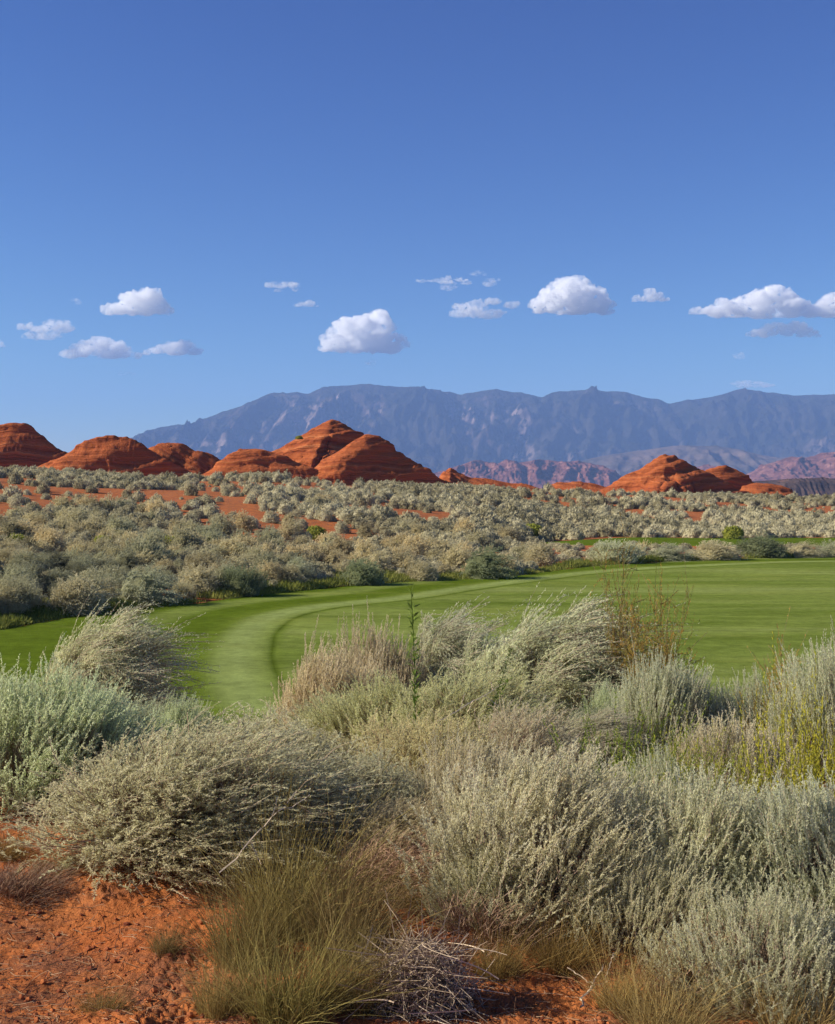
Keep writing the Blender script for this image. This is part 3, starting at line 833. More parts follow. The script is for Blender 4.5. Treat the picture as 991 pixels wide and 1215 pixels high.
WM = [weed_mesh(11), weed_mesh(12, fan=.2), weed_mesh(13, n=45)]
GW = 'yellow-green leafy weeds among the sagebrush'
for lb, px, top, w, d, vr, colr in [
    ('dark green leafy weed at the foot of the stout upright sagebrush', 735, 848, 120, 7.3, 0, (.75, .95, .7)),
    ('yellow-green weed just right of the dark green leafy one', 800, 872, 100, 6.9, 1, (1, 1, .9)),
    ('yellow-green weed in the hollow above the large silver sagebrush', 722, 895, 90, 6.5, 2, (.95, 1, .8)),
    ('tall bright yellow weed inside the right edge sagebrush', 955, 815, 90, 6.9, 1, (1.5, 1.35, .7)),
    ('yellow weed left of the tall bright yellow one at right', 900, 845, 100, 6.7, 2, (1.35, 1.25, .8)),
    ('orange-tinged weed poking above the sagebrush near the right edge', 920, 810, 60, 8.6, 0, (1.3, .85, .7)),
    ('low yellow weed between the two silver sagebrushes at lower right', 832, 890, 90, 6.0, 1, (1.1, 1.05, .8)),
    ('yellowing weed at the right edge above the silver sagebrush', 985, 862, 100, 6.0, 0, (1.35, 1.2, .8)),
]:
    put('leafy_weed', lb, 'weed', GW, px, top, w, d, WM[vr], nominal=(.75, .78), color=colr, parts=('leaves', 'stems'))

# tall single stalks
for lb, px, top, d, vr, w in [('tall thin green weed stalk standing up in front of the fairway', 493, 702, 9.0, 5, 18), ('shorter thin green weed stalk before the largest windswept sagebrush', 566, 772, 9.0, 6, 14)]:
    fo, st = weed_mesh(400 + vr, n=1 if vr == 5 else 2, L0=1.0, fan=.02, nl=170, ll=.036, lw=.008, ang=.8, rad=.015)
    put('weed_stalk', lb, 'weed', None, px, top, w, d, (fo, st), nominal=(.07, extent(fo)[1]), color=(.36, .52, .55), parts=('leaves', 'stems'))


# ---- tamarisk
def tamarisk(seed, nb, spread, orange, L0=1.0):
    rng = np.random.default_rng(seed)
    p0 = rng.normal(size=(nb, 3)) * [.03, .03, 0]
    d0 = unit(np.array([0.03, 0, 1.]) + rng.normal(size=(nb, 3)) * [spread, spread, .1])
    bend = rng.normal(size=(nb, 3)) * .15
    L = L0 * (.6 + .5 * rng.random(nb))
    PL = curve(p0, d0, bend, L, 8)
    st = Acc(); st.add(tubes(PL, np.linspace(.012, .003, 8)[None].repeat(nb, 0)), np.repeat(rng.random(nb) * .4, 24))
    k = 40
    tl = (.30 + .7 * rng.random((nb, k)))[..., None]
    q = (p0[:, None] + (d0[:, None] * tl + bend[:, None] * tl ** 2) * L[:, None, None]).reshape(-1, 3)
    d1 = unit(np.repeat(d0, k, 0) * .6 + rng.normal(size=q.shape) * .75)
    b1 = rng.normal(size=q.shape) * .3; L1 = .13 + .22 * rng.random(len(q))
    st.add(ribbons(curve(q, d1, b1, L1, 4), np.full((len(q), 4), .003), rng), np.repeat(rng.random(len(q)) * .5, 8))
    m = 42
    tl = rng.random((len(q), m))[..., None]
    qq = (q[:, None] + (d1[:, None] * tl + b1[:, None] * tl ** 2) * L1[:, None, None]).reshape(-1, 3)
    fo = Acc(); rr_ = np.repeat(np.clip(orange + .3 * rng.normal(size=len(q)), 0, 1), m)
    fo.add(leaves(qq, np.repeat(d1, m, 0) + rng.normal(size=qq.shape) * .8, .010 + .012 * rng.random(len(qq)), np.full(len(qq), .0062), rng), rr_)
    return fo.mesh('tamarisk_leaves', M['tamarisk']), st.mesh('tamarisk_branches', M['twig'])


GT = 'wispy tamarisks in front of the fairway'
put('tamarisk', 'slim wispy yellow-green tamarisk standing left of the orange one', 'tamarisk', GT, 733, 672, 60, 11.0, tamarisk(1, 9, .16, .30), nominal=(.8, 1.0), color=(1, 1, 1))
put('tamarisk', 'broad wispy orange-brown tamarisk above the stout upright sagebrush', 'tamarisk', GT, 783, 712, 98, 10.6, tamarisk(2, 17, .42, .50), nominal=(1.15, 1.0), color=(1, 1.05, .9))
put('tamarisk', 'thin sparse orange tamarisk just above the right edge sagebrush', 'tamarisk', GT, 925, 765, 90, 9.8, tamarisk(3, 6, .3, .8), nominal=(1.1, 1.0), color=(1, 1, 1))

# ---- loose long twigs over the sagebrush and on the ground
rng = np.random.default_rng(9)


def branch(label, x0, y0, x1, y1, d0_, d1_, sag, w):
    a = np.array(place(x0, y0, d0_)); b = np.array(place(x1, y1, d1_))
    t_ = np.linspace(0, 1, 14)[:, None]
    P = a * (1 - t_) + b * t_ + np.array([0, 0, 1]) * sag * 4 * t_ * (1 - t_) + np.cumsum(rng.normal(size=(14, 3)) * .008, 0)
    lst = [P]
    for i in (4, 7, 9, 11):
        e = P[i] + unit((P[i + 1] - P[i]) + rng.normal(size=3) * .06) * .12
        s_ = np.linspace(0, 1, 14)[:, None]
        lst.append(P[i] * (1 - s_) + e * s_ + rng.normal(size=(14, 3)) * .002)
    PLs = np.stack(lst); Wd = np.full((len(lst), 14), w * .5); Wd[0] = np.linspace(w, w * .4, 14)
    ac = Acc(); ac.add(tubes(PLs - a, Wd), .9)
    o = link('dead_branch', ac.mesh('dead_branch', M['deadtwig']), None, tuple(a))
    tag(o, label, 'dead branch', 'pale bare branches')


branch('pale bare branch arching out of the tall bunch grass', 262, 1032, 372, 948, 5.2, 5.6, .03, .007)
branch('pale bare branch slanting up left of the dead twig heap', 428, 1150, 470, 1095, 4.8, 5.2, .01, .010)
branch('pale bare twig lying on red soil right of the twig heap', 690, 1195, 745, 1165, 4.5, 4.8, .02, .010)
branch('straight pale branch lying across the thicket above its centre', 520, 855, 600, 812, 8.3, 8.9, .0, .010)
branch('dark bare branch between the left plumes and the great rounded sagebrush', 245, 900, 285, 880, 6.6, 6.9, .02, .010)

# ---- litter and small stones on the soil
rng = np.random.default_rng(33)
n = 11000
yy = 3.9 + 5.2 * rng.random(n) ** 1.2; xx = (rng.random(n) - .5) * .78 * yy
zz = hterr(xx, yy, True)
P = np.stack([xx, yy, zz + .006], -1)
PL = curve(P, unit(rng.normal(size=(n, 3)) * [1, 1, .18]), rng.normal(size=(n, 3)) * .4 * [1, 1, .1], .02 + .07 * rng.random(n) ** 2, 4)
ac = Acc(); ac.add(tubes(PL, np.full((n, 4), .0028)), np.repeat(rng.random(n), 12))
o = link('twig_litter', ac.mesh('twig_litter', M['deadtwig'])); tag(o, 'fine dry twig litter scattered over the near red soil', 'litter', None, 'stuff'); o.color = (.7, .55, .45, 1)


iv, ifc = icos(1)
n = 5200
yy = 3.9 + 5.0 * rng.random(n) ** 1.2; xx = (rng.random(n) - .5) * .78 * yy
zz = hterr(xx, yy, True)
sc = (.003 + .013 * rng.random(n) ** 3)
V = (iv[None] * (1 + .35 * (rng.random((n, len(iv), 1)) - .5)) * (np.array([1, 1, .7]) * sc[:, None])[:, None] * (1 + .4 * (rng.random((n, 1, 3)) - .5))) + np.stack([xx, yy, zz + sc * .3], -1)[:, None]
Fc = ifc[None] + (np.arange(n) * len(iv))[:, None, None]
mt = NT('clod'); mt_c = mt.mix(mt.attr('rnd'), (0.20, 0.06, 0.03), (0.46, 0.15, 0.05)); M['clod'] = mt.finish(mt.pbr(mt_c, .95, .05))
me = mesh_np('soil_clods', V.reshape(-1, 3), Fc.reshape(-1, 3), M['clod'], {'rnd': np.repeat(rng.random(n), len(iv))})
tag(link('pebbles', me), 'small red clods and stones strewn on the near soil', 'pebbles', None, 'stuff')

# ---------------------------------------------------------------- field of sagebrush
rng = np.random.default_rng(77)


def field_bush(seed, core, nl, ls):
    """returns verts, quads, rnd for a rounded cushion about 1.2 m wide, 0.8 m high; leaves face outwards"""
    g = np.random.default_rng(seed)
    u_ = dome(nl, g, -.15)
    lump = lambda w: .74 + .42 * vn(w[:, 0] * 1.9 + seed, w[:, 1] * 1.9, w[:, 2] * 1.9, seed) + .20 * vn(w[:, 0] * 5 + seed, w[:, 1] * 5, w[:, 2] * 5, seed + 3)
    fr = lump(u_) * (.88 + .16 * g.random(nl))
    P_ = u_ * fr[:, None] * [.56, .56, .66] + [0, 0, .10]
    D_ = unit(u_ * .2 + np.array([.3, 0, .9]) + g.normal(size=P_.shape) * .5)
    N_ = unit(u_ + g.normal(size=P_.shape) * .3)
    v1, f1 = leaves(P_ - D_ * ls * .4, D_, ls * (.7 + .7 * g.random(nl)), ls * .42 * (.6 + .8 * g.random(nl)), g, N_)
    r1 = np.repeat(g.random(nl), 4)
    # solid twiggy core so the cushion is not see-through
    cv, cf = icos(core)
    keep = cv[:, 2] > -2
    w = cv.copy(); w[:, 2] = np.maximum(w[:, 2], -.25)
    cc = w * (lump(unit(cv)) * .86)[:, None] * [.56, .56, .66] + [0, 0, .10]
    cf4 = np.concatenate([cf, cf[:, 2:3]], 1)
    return v1, f1, r1, cc, cf, np.full(len(cc), .25)


def to_tris(v1, f1, r1, cc, cf, rc):
    tri = np.concatenate([f1[:, [0, 1, 2]], f1[:, [0, 2, 3]], cf + len(v1)])
    return np.concatenate([v1, cc]), tri, np.concatenate([r1, rc])


# scatter by jittered grid, sizes by distance zone
pts = []
for yb, ya, st0 in ((40, 66, 1.16), (66, 110, 1.14), (110, 270, 1.18)):
    gx, gy = np.meshgrid(np.arange(-130, 130, st0), np.arange(yb, ya, st0 * .95))
    gx = gx + (rng.random(gx.shape) - .5) * st0 * .95; gy = gy + (rng.random(gx.shape) - .5) * st0 * .95
    pts.append(np.stack([gx.ravel(), gy.ravel()], -1))
pts = np.concatenate(pts)
uu_ = W0 / 2 + F * pts[:, 0] / pts[:, 1]
fe = 5.0 / rows(np.interp(uu_, *FAR1))
ycr = np.interp(uu_, *YC)
ok = (uu_ > -75) & (uu_ < 1070) & (pts[:, 1] > fe + 1.1 + .9 * vn(pts[:, 0] * .3, pts[:, 1] * .3, 0, 4)) & (pts[:, 1] < ycr + 12)
n2 = np.interp(uu_, [632, 690, 760, 860, 1300], [112, 107, 105.5, 106, 108]); f2 = np.interp(uu_, [632, 690, 740, 860, 930, 1300], [111, 118, 124, 125, 127, 128])
ok &= ~((uu_ > 628) & (pts[:, 1] > n2 - 6.2) & (pts[:, 1] < f2 + .8))
# open sand patches
op = fbm(pts[:, 0] * .085, pts[:, 1] * .05, 0, 61, 4)
lim = np.interp(pts[:, 1], [40, 62, 75, 150, 250], [.62, .40, .08, -.03, .06]) + .14 * sstep(450, 800, uu_)
op = op + .35 * fbm(pts[:, 0] * .35, pts[:, 1] * .2, 0, 62, 2)
ok &= (op < lim) | (rng.random(len(pts)) < .06)
ok &= rng.random(len(pts)) < .93
ok &= ~((uu_ > 640) & (pts[:, 1] < 108) & (rng.random(len(pts)) < .35))
pts = pts[ok]; uu_ = uu_[ok]
npt = len(pts)
size = np.clip(.95 + .34 * rng.normal(size=npt), .42, 1.9)
size *= np.interp(pts[:, 1], [40, 60, 90, 250], [1.15, 1.05, .95, 1.0])
hz_ = size * (.85 + .35 * rng.random(npt))
rowm = sstep(610, 660, uu_) * (pts[:, 1] < 108)
size = size * (1 - .22 * rowm); hz_ = hz_ * (1 - .38 * rowm)
big = fbm(pts[:, 0] * .07, pts[:, 1] * .07, 0, 91, 2)
hue = np.clip(.5 + .8 * big + .30 * rng.normal(size=npt), 0, 1)
rotz = rng.random(npt) * .9 - .45
zz = hterr(pts[:, 0], pts[:, 1]) - .06

# individually placed shrubs along the fairway edge: (px, base row, width px, colour, label)
EDGE = [
    (90, 733, 78, 0, 'round sagebrush at the far fairway edge near the left side of the picture'),
    (168, 722, 82, 1, 'sagebrush at the far fairway edge casting shade on the grass, second from left'),
    (235, 712, 60, 0, 'paler low sagebrush between two darker ones on the far fairway edge'),
    (283, 711, 70, 2, 'dark blue-green sagebrush beside a deep shadow on the far fairway edge'),
    (345, 697, 50, 1, 'small blue-green sagebrush right of the deep shadow at the fairway edge'),
    (430, 696, 55, 2, 'low dark sagebrush where the far fairway edge begins to straighten'),
    (500, 690, 45, 0, 'little grey sagebrush left of the large dark one on the fairway edge'),
    (572, 687, 68, 2, 'large dark blue-green sagebrush at the middle of the far fairway edge'),
    (640, 673, 50, 0, 'pale sagebrush just left of the start of the upper fairway strip'),
    (727, 671, 78, 1, 'rounded sagebrush, leftmost of the row between the two fairways'),
    (786, 668, 56, 1, 'sagebrush, second from left in the row between the two fairways'),
    (848, 667, 62, 0, 'grey sagebrush in the middle of the row between the two fairways'),
    (900, 663, 68, 2, 'darker sagebrush right of the middle in the row between the fairways'),
    (950, 662, 50, 0, 'sagebrush near the right end of the row between the fairways'),
    (990, 661, 50, 1, 'sagebrush cut by the right edge in the row between the fairways'),
]
COLS = [(1.0, .98, .95), (.86, .95, .95), (.46, .56, .47)]
LOD1 = [bush(st_, 500 + 7 * q_, 1) for q_, st_ in enumerate(('tangle', 'plume', 'tangle', 'upright', 'plume', 'tangle'))]
LOD2 = [bush(st_, 700 + 7 * q_, 2) for q_, st_ in enumerate(('tangle', 'plume', 'tangle', 'upright', 'tangle', 'tangle'))]
keepm = np.ones(npt, bool)
for i, (px, row, w, ci, lb) in enumerate(EDGE):
    d = 5.0 / ((row - HOR) / F) + .6
    X = float(place(px, row, d)[0]); z = float(hterr(X, d)) - .08
    s = w / F * d / 1.36
    o = link('sagebrush', LOD1[i % 6], None, (X, d, z)); o.scale = (s, s, s * (.92 if px < 650 else .62)); o.rotation_euler = (0, 0, (i * 1.3) % 1 - .5)
    o.color = (*COLS[ci], 1)
    tag(o, lb, 'sagebrush', 'sagebrush shrubs along the fairway edges')
    keepm &= np.hypot(pts[:, 0] - X, pts[:, 1] - d) > s * .75
pts, uu_, size, hz_, hue, rotz, zz = [q_[keepm] for q_ in (pts, uu_, size, hz_, hue, rotz, zz)]
order = np.argsort(-size / pts[:, 1] * (pts[:, 1] < 260) * ((uu_ > -15) & (uu_ < 1005)))
NI = 245
ind = order[:NI]; rest = order[NI:]


def zone_label(u_, y_, hu):
    tone = 'grey-green' if hu < .62 else 'paler grey'
    if u_ > 632 and y_ < 106: return f'{tone} sagebrush within the row between the two fairways', 'sagebrush filling the row between the two fairways'
    if y_ < 106 and u_ > 480: where = 'above the middle of the far fairway edge'
    elif u_ < 165: where = 'behind the far fairway edge below the leftmost rocks'
    elif u_ < 330: where = 'behind the far fairway edge below the low smooth outcrop'
    elif u_ <= 480: where = 'behind the far fairway edge below the highest red peak'
    else: where = 'on the slope beyond the upper fairway strip'
    return f'{tone} sagebrush {where}', 'sagebrush ' + where


for j, i in enumerate(ind):
    y_ = pts[i, 1]
    o = link('sagebrush', (LOD1 if y_ < 62 else LOD2)[int(rng.integers(6))], None, (pts[i, 0], y_, zz[i]))
    o.scale = (size[i], size[i], hz_[i]); o.rotation_euler = (0, 0, rng.random() * 1.6 - .8)
    h_ = hue[i]
    k_ = 1.0 if rng.random() > .16 else (.62 if h_ < .5 else .8)
    o.color = ((.74 + .42 * h_) * k_, (.80 + .26 * h_) * k_, (.78 + .16 * h_) * k_, 1)
    lb, gr = zone_label(uu_[i], y_, h_)
    tag(o, lb, 'sagebrush', gr)

# the rest: one mass
V_, F_, R_a = [], [], []; off = 0
protos = [to_tris(*field_bush(540 + i, 2, 230, .17)) for i in range(8)]
pmid = [to_tris(*field_bush(560 + i, 2, 700, .12)) for i in range(6)]
pick = rng.integers(0, 1000, len(rest))
for near_, pr in ((True, pmid), (False, protos)):
    dsel = (pts[rest, 1] < 105) == near_
    for k, (pv, pf, prr) in enumerate(pr):
        s_ = rest[(pick % len(pr) == k) & dsel]
        if not len(s_): continue
        ca, sa = np.cos(rotz[s_] * 4), np.sin(rotz[s_] * 4)
        x = (pv[None, :, 0] * ca[:, None] - pv[None, :, 1] * sa[:, None]) * size[s_, None] + pts[s_, 0, None]
        y = (pv[None, :, 0] * sa[:, None] + pv[None, :, 1] * ca[:, None]) * size[s_, None] + pts[s_, 1, None]
        z = pv[None, :, 2] * hz_[s_, None] + zz[s_, None]
        V_.append(np.stack([x, y, z], -1).reshape(-1, 3).astype(np.float32))
        F_.append((pf[None] + (np.arange(len(s_)) * len(pv))[:, None, None]).reshape(-1, 3) + off)
        R_a.append(np.clip(prr[None] * .62 + hue[s_, None] * .62 - .12, 0, 1).ravel() * np.ones(1))
        off += len(s_) * len(pv)
me = mesh_np('sagebrush_field', np.concatenate(V_), np.concatenate(F_), M['sagefar'], {'rnd': np.concatenate(R_a)})
tag(link('sagebrush_field', me), 'countless small sagebrush cushions covering the sandy slopes below the red rocks', 'sagebrush', None, 'stuff')
print('FIELD', npt, len(rest), sum(len(f) for f in F_))

# ---- rough grass along the fairway's far edge
rng = np.random.default_rng(44)
n = 52000
uu = rng.random(n) * 1100 - 60
fe = 5.0 / rows(np.interp(uu, *FAR1))
Y = fe + rng.random(n) ** 1.4 * np.interp(uu, [0, 400, 650, 1000], [5, 5, 3, 2.2]) - .15
X = (uu - W0 / 2) / F * Y
keep = vn(X * .35, Y * .5, 0, 15) + .25 * rng.random(n) > .38
X, Y, uu = X[keep], Y[keep], uu[keep]; n = len(X)
Z = hterr(X, Y) + .02
P = np.stack([X, Y, Z], -1)
hh = (.10 + .28 * vn(X * .5, Y * .5, 0, 16)) * (.6 + .7 * rng.random(n)) * sstep(-.3, .8, Y - 5.0 / rows(np.interp(uu, *FAR1)) + .3)
D = unit(np.array([.15, 0, 1.]) + rng.normal(size=P.shape) * .3)
N = unit(np.array([0, -1., .3]) + rng.normal(size=P.shape) * .5)
ac = Acc(); ac.add(leaves(P, D, hh * 1.3, .03 + .02 * rng.random(n), rng, N), np.clip(.2 + .7 * vn(X * .25, Y * .4, 0, 19) + .25 * rng.normal(size=n), 0, 1))
o = link('rough_grass', ac.mesh('rough_grass', M['rough'])); tag(o, 'unmown yellow-green grass fringing the far edge of the fairway', 'grass', None, 'stuff')

# a few leafy green shrubs in the field
gm = []
for i in range(2):
    g = np.random.default_rng(600 + i)
    v_, f_, r_2 = to_tris(*field_bush(600 + i, 2, 1500, .12)); gm.append(mesh_np('green_shrub', v_, f_, M['weed'], {'rnd': r_2}))
for px, row, w, lb in [(18, 655, 34, 'bright green leafy shrub in the sagebrush field at far left'), (122, 650, 22, 'small green leafy shrub right of the bright one at far left'), (200, 655, 30, 'olive green shrub low on the slope below the rugged outcrop'), (375, 640, 24, 'small yellow-green shrub below the shaded red dome'),
                       (470, 655, 20, 'small bright green shrub above the middle of the fairway edge'), (632, 636, 22, 'yellow-green shrub just above the start of the upper fairway'), (870, 640, 24, 'low yellow-green shrub at the far side of the upper fairway')]:
    d = 60.
    for _ in range(30):
        X = float(place(px, row, d)[0]); z = float(hterr(X, d)); zr = float(place(px, row, d)[2]); d += (zr - z) / (.06 + 5 / d) * .6
    X = float(place(px, row, d)[0]); s = w / F * d / 1.1
    o = link('green_shrub', gm[0 if w > 25 else 1], None, (X, d, float(hterr(X, d)))); o.scale = (s, s, s * .85)
    tag(o, lb, 'shrub', 'green leafy shrubs in the sagebrush field')
o = link('green_shrub', gm[0], None, place(355, 521, 252.5)); o.scale = (1.3, 1.2, .9)
tag(o, 'green shrub growing on the sunlit flank of the highest red peak', 'shrub', 'green shrubs on the red rocks')

# ---------------------------------------------------------------- clouds
t = NT('cloud_vapour')
pv = t.n('ShaderNodeVolumePrincipled')
pv.inputs['Color'].default_value = (1, 1, 1, 1); pv.inputs['Anisotropy'].default_value = 0.1
oi = t.n('ShaderNodeObjectInfo'); sc_ = t.n('ShaderNodeSeparateColor'); t.l(oi.outputs['Color'], sc_.inputs[0])
cn = t.coord('Object'); nz = t.noise(0.011, 9, 0.74, cn)
t.l(t.math('MULTIPLY', t.math('MULTIPLY', sc_.outputs[0], 1.25), t.ramp(nz, [(0.41, (0, 0, 0)), (0.60, (1, 1, 1))])), pv.inputs['Density'])
t.l(pv.outputs[0], t.out.inputs['Volume']); M['cloud'] = t.m
dg = None


def cloud(label, px, py, w, h, D=15000., dens=.02, flat=.35, wisp=0.0, seed=0, nb=16, name='cloud'):
    import bmesh
    g = np.random.default_rng(9000 + seed)
    sw, sh = w * 1.14 / F * D, h * 1.08 / F * D
    bm = bmesh.new()
    v0, f0 = icos(2)
    Vs, Fs = [], []; off = 0
    for i in range(nb):
        tx = g.uniform(-.92, .92)
        if i == 0: pk = g.uniform(-.15, .35)
        env = (1 - abs(tx - pk) / (1 + abs(pk) if (tx - pk) * pk < 0 else 1 - abs(pk) + .02))
        env = max(.05, env) ** .8
        r_ = sh * .5 * (.16 + .40 * env * (.35 + .65 * g.random())) if not wisp else sh * .5 * (.18 + .3 * g.random())
        cz = -sh * .5 + r_ * .8 + env * (sh - r_ * 1.7) * g.random() ** (1.2) if not wisp else g.uniform(-.5, .5) * sh * .7
        cyy = g.uniform(-.3, .3) * sw * .6 * (.3 + .7 * env)
        st_x = 1.35 if not wisp else 2.2
        n_ = .15 + (vn(v0[:, 0] * 1.6 + i * 7, v0[:, 1] * 1.6, v0[:, 2] * 1.6 + seed, 5) - .5) * .8
        vv = v0 * (1 + n_)[:, None] * np.array([r_ * st_x, r_ * 1.2, r_]) + np.array([tx * sw * .42, cyy, cz])
        if not wisp: vv[:, 2] = np.where(vv[:, 2] < -sh * .42, -sh * .42 + (vv[:, 2] + sh * .42) * .2, vv[:, 2])
        Vs.append(vv); Fs.append(f0 + off); off += len(v0)
    me = mesh_np('cloud_src', np.concatenate(Vs), np.concatenate(Fs), M['cloud'])
    tmp = bpy.data.objects.new('cloud_src', me); COL.objects.link(tmp)
    rm = tmp.modifiers.new('r', 'REMESH'); rm.mode = 'VOXEL'; rm.voxel_size = max(sh / 60, sw / 190)
    bpy.context.view_layer.update()
    dg = bpy.context.evaluated_depsgraph_get()
    ev = tmp.evaluated_get(dg); m2 = ev.to_mesh()
    nv = len(m2.vertices); co_ = np.empty(nv * 3, np.float32); no_ = np.empty(nv * 3, np.float32)
    m2.vertices.foreach_get('co', co_); m2.vertices.foreach_get('normal', no_)
    co_ = co_.reshape(-1, 3); no_ = no_.reshape(-1, 3)
    fq = np.array([p.vertices[:] for p in m2.polygons], dtype=np.int32)
    ev.to_mesh_clear(); bpy.data.objects.remove(tmp)
    s = sh
    q = co_ / s
    bl = lambda k_, sd_: .5 - np.abs(fbm(q[:, 0] * k_ + seed, q[:, 1] * k_, q[:, 2] * k_, seed + sd_, 2, .5)) * 1.6
    d = (bl(3.2, 0) * .16 + bl(7.0, 3) * .09 + bl(15., 6) * .03 + fbm(q[:, 0] * 3, q[:, 1] * 3, q[:, 2] * 3, seed, 2) * .10) * s * (1.0 if not wisp else 1.1)
    flatk = np.where(no_[:, 2] < -.5, .35, 1.0)
    co2 = co_ + no_ * (d * flatk)[:, None]
    ctr = (co2.max(0) + co2.min(0)) / 2; dim = co2.max(0) - co2.min(0)
    co2 = (co2 - ctr) * np.array([sw / dim[0], min(1.0, sw / dim[1]), sh / dim[2]])
    me = mesh_np('cloud', co2, fq, M['cloud'], None, True)
    x, y, z = place(px, py, D)
    o = link(name, me, None, (float(x), D, float(z))); o.color = (dens, 0, 0, 1)
    return tag(o, label, 'cloud', 'small white clouds above the mountains')


CL = [
    ('plump white cloud upper left, above the long low pair', 163, 358, 76, 30, .02, 0),
    ('ragged thin cloud at the far left above the long low pair', 54, 391, 66, 26, .010, 1),
    ('tiny cloud cut off by the left edge', -2, 407, 16, 10, .012, 0),
    ('long low cloud, left one of the touching pair at left', 119, 412, 86, 26, .016, 0),
    ('flat lens shaped cloud, right one of the touching pair at left', 205, 411, 68, 20, .018, 0),
    ('small faint wisp below the touching pair at left', 151, 443, 20, 6, .006, 1),
    ('faint little wisp near the plump cloud at upper left', 90, 357, 14, 8, .004, 1),
    ('small ragged cloud high between the left clouds and the big towering one', 335, 340, 38, 12, .012, 1),
    ('tiny smooth oval cloud just below the small ragged one', 363, 360, 28, 8, .014, 0),
    ('big towering white cloud above the highest red peak', 432, 391, 98, 52, .022, 0),
    ('small wisp right below the big towering cloud', 459, 415, 18, 9, .008, 1),
    ('tiny wisp under the big towering cloud, just over the mountains', 439, 430, 14, 7, .006, 1),
    ('thin ragged cloud high in the middle', 527, 336, 60, 15, .010, 1),
    ('tiny faint cloud at the top of the middle group', 567, 324, 20, 7, .006, 1),
    ('small faint cloud right of the thin ragged one in the middle', 583, 335, 20, 11, .007, 1),
    ('spread thin cloud low in the middle group', 575, 366, 76, 24, .011, 1),
    ('large domed white cloud right of the middle group', 680, 349, 94, 46, .022, 0),
    ('flat thin cloud strip under the large domed one', 694, 368, 40, 8, .010, 1),
    ('small oval cloud alone right of the large domed one', 773, 350, 42, 15, .018, 0),
    ('largest long white cloud at upper right with a high right shoulder', 893, 357, 138, 36, .022, 0),
    ('white cloud tucked under the largest long one at right', 930, 390, 80, 20, .02, 0),
    ('bright cloud cut off by the right edge beside the largest one', 990, 362, 62, 30, .02, 0),
    ('tiny faint cloud below the cloud group at right', 877, 422, 14, 9, .007, 1),
    ('thin pale cloud just above the mountain peak at right', 893, 456, 50, 10, .012, 1),
]
for i, (lb, px, py, w, h, dn, ws) in enumerate(CL):
    D_ = 16500. if py > 300 and py < 445 else 22000.
    cloud(lb, px, py, w, h, D_, dn, wisp=ws, seed=i * 3 + 1, nb=(40 if w > 60 else 26) if not ws else 12)

# ---------------------------------------------------------------- haze, world, sun
t = NT('thin_haze')
pv = t.n('ShaderNodeVolumePrincipled')
pv.inputs['Color'].default_value = (0.31, 0.52, 1.0, 1); pv.inputs['Anisotropy'].default_value = 0.0
pv.inputs['Density'].default_value = 7.3e-5
t.l(pv.outputs[0], t.out.inputs['Volume'])
x0, x1, y0, y1, z0, z1 = -16000, 16000, -16000, 16000, -80, 1250
v = np.array([(x, y, z) for z in (z0, z1) for y in (y0, y1) for x in (x0, x1)], float)
f = np.array([(0, 2, 3, 1), (4, 5, 7, 6), (0, 1, 5, 4), (2, 6, 7, 3), (0, 4, 6, 2), (1, 3, 7, 5)])
tag(link('haze', mesh_np('haze', v, f, t.m)), 'thin blue haze in the air before the mountains', 'haze', None, 'stuff')

SUN_EL, SUN_AZ = math.radians(29), math.radians(-94)     # azimuth from +Y towards +X
sd = Vector((math.sin(SUN_AZ) * math.cos(SUN_EL), math.cos(SUN_AZ) * math.cos(SUN_EL), math.sin(SUN_EL)))
sl = bpy.data.lights.new('sun', 'SUN'); sl.energy = 5.0; sl.angle = math.radians(.53); sl.color = (1.0, .91, .77)
so = bpy.data.objects.new('sun', sl); COL.objects.link(so)
so.rotation_euler = (-sd).to_track_quat('-Z', 'Y').to_euler()
so.location = (-50, 20, 60)

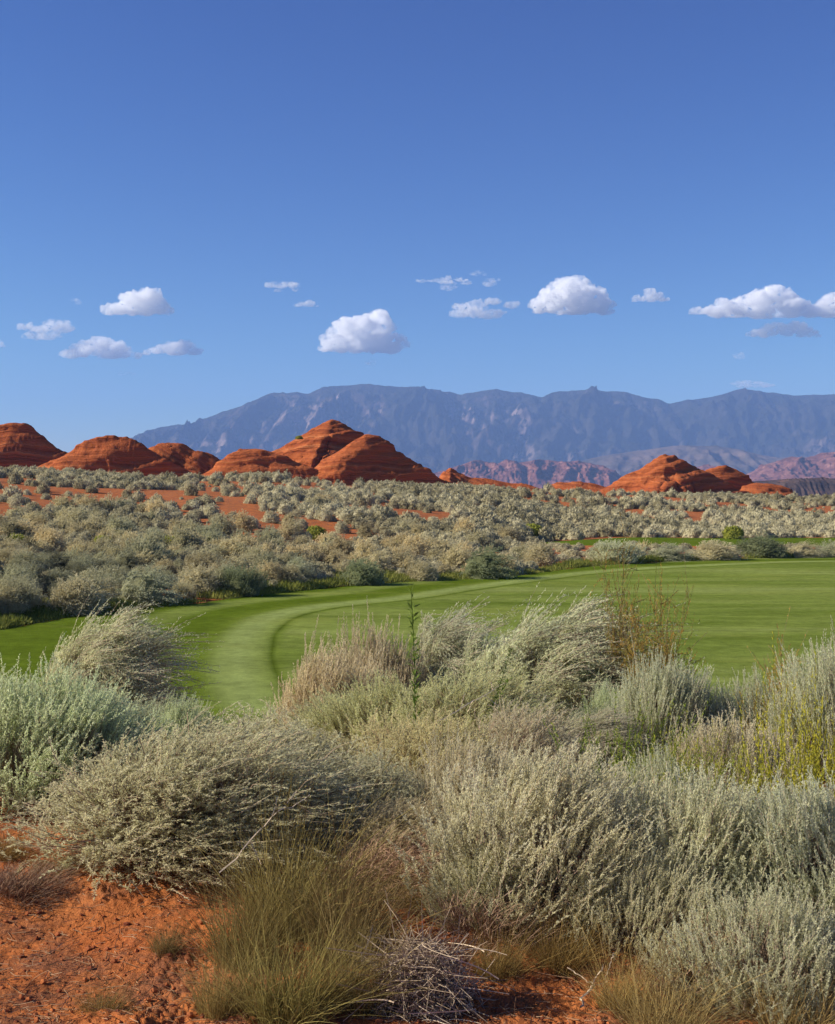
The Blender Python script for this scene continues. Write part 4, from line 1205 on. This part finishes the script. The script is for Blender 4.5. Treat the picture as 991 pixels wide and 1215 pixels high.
w = bpy.data.worlds.new('World'); scene.world = w; w.use_nodes = True
nt = w.node_tree; nt.nodes.clear()
sk = nt.nodes.new('ShaderNodeTexSky'); sk.sky_type = 'NISHITA'; sk.sun_disc = False
sk.sun_elevation = SUN_EL; sk.sun_rotation = SUN_AZ; sk.altitude = 900; sk.air_density = 1.0; sk.dust_density = 0.3; sk.ozone_density = 2.5
bg = nt.nodes.new('ShaderNodeBackground'); bg.inputs[1].default_value = .092
ow = nt.nodes.new('ShaderNodeOutputWorld')
sep = nt.nodes.new('ShaderNodeSeparateColor'); com = nt.nodes.new('ShaderNodeCombineColor')
nt.links.new(sk.outputs[0], sep.inputs[0])
for ch, (r0, out, gm) in enumerate(((2.24, .64, 1.95), (3.14, 1.36, 1.75), (4.79, 3.34, 1.22))):
    a_ = nt.nodes.new('ShaderNodeMath'); a_.operation = 'DIVIDE'; a_.inputs[1].default_value = r0; nt.links.new(sep.outputs[ch], a_.inputs[0])
    m_ = nt.nodes.new('ShaderNodeMath'); m_.operation = 'MINIMUM'; m_.inputs[1].default_value = 4.0; nt.links.new(a_.outputs[0], m_.inputs[0])
    p_ = nt.nodes.new('ShaderNodeMath'); p_.operation = 'POWER'; p_.inputs[1].default_value = gm; nt.links.new(m_.outputs[0], p_.inputs[0])
    q_ = nt.nodes.new('ShaderNodeMath'); q_.operation = 'MULTIPLY'; q_.inputs[1].default_value = out; nt.links.new(p_.outputs[0], q_.inputs[0])
    nt.links.new(q_.outputs[0], com.inputs[ch])
nt.links.new(com.outputs[0], bg.inputs[0]); nt.links.new(bg.outputs[0], ow.inputs[0])

scene.view_settings.view_transform = 'Standard'
scene.view_settings.look = 'None'
scene.view_settings.exposure = 0.78
scene.view_settings.gamma = 1.0
scene.view_settings.use_curve_mapping = False
cy = scene.cycles
cy.use_denoising = True
cy.max_bounces = 28; cy.diffuse_bounces = 3; cy.glossy_bounces = 2; cy.transmission_bounces = 4; cy.volume_bounces = 28; cy.transparent_max_bounces = 16
cy.volume_step_rate = 0.35; cy.volume_max_steps = 96
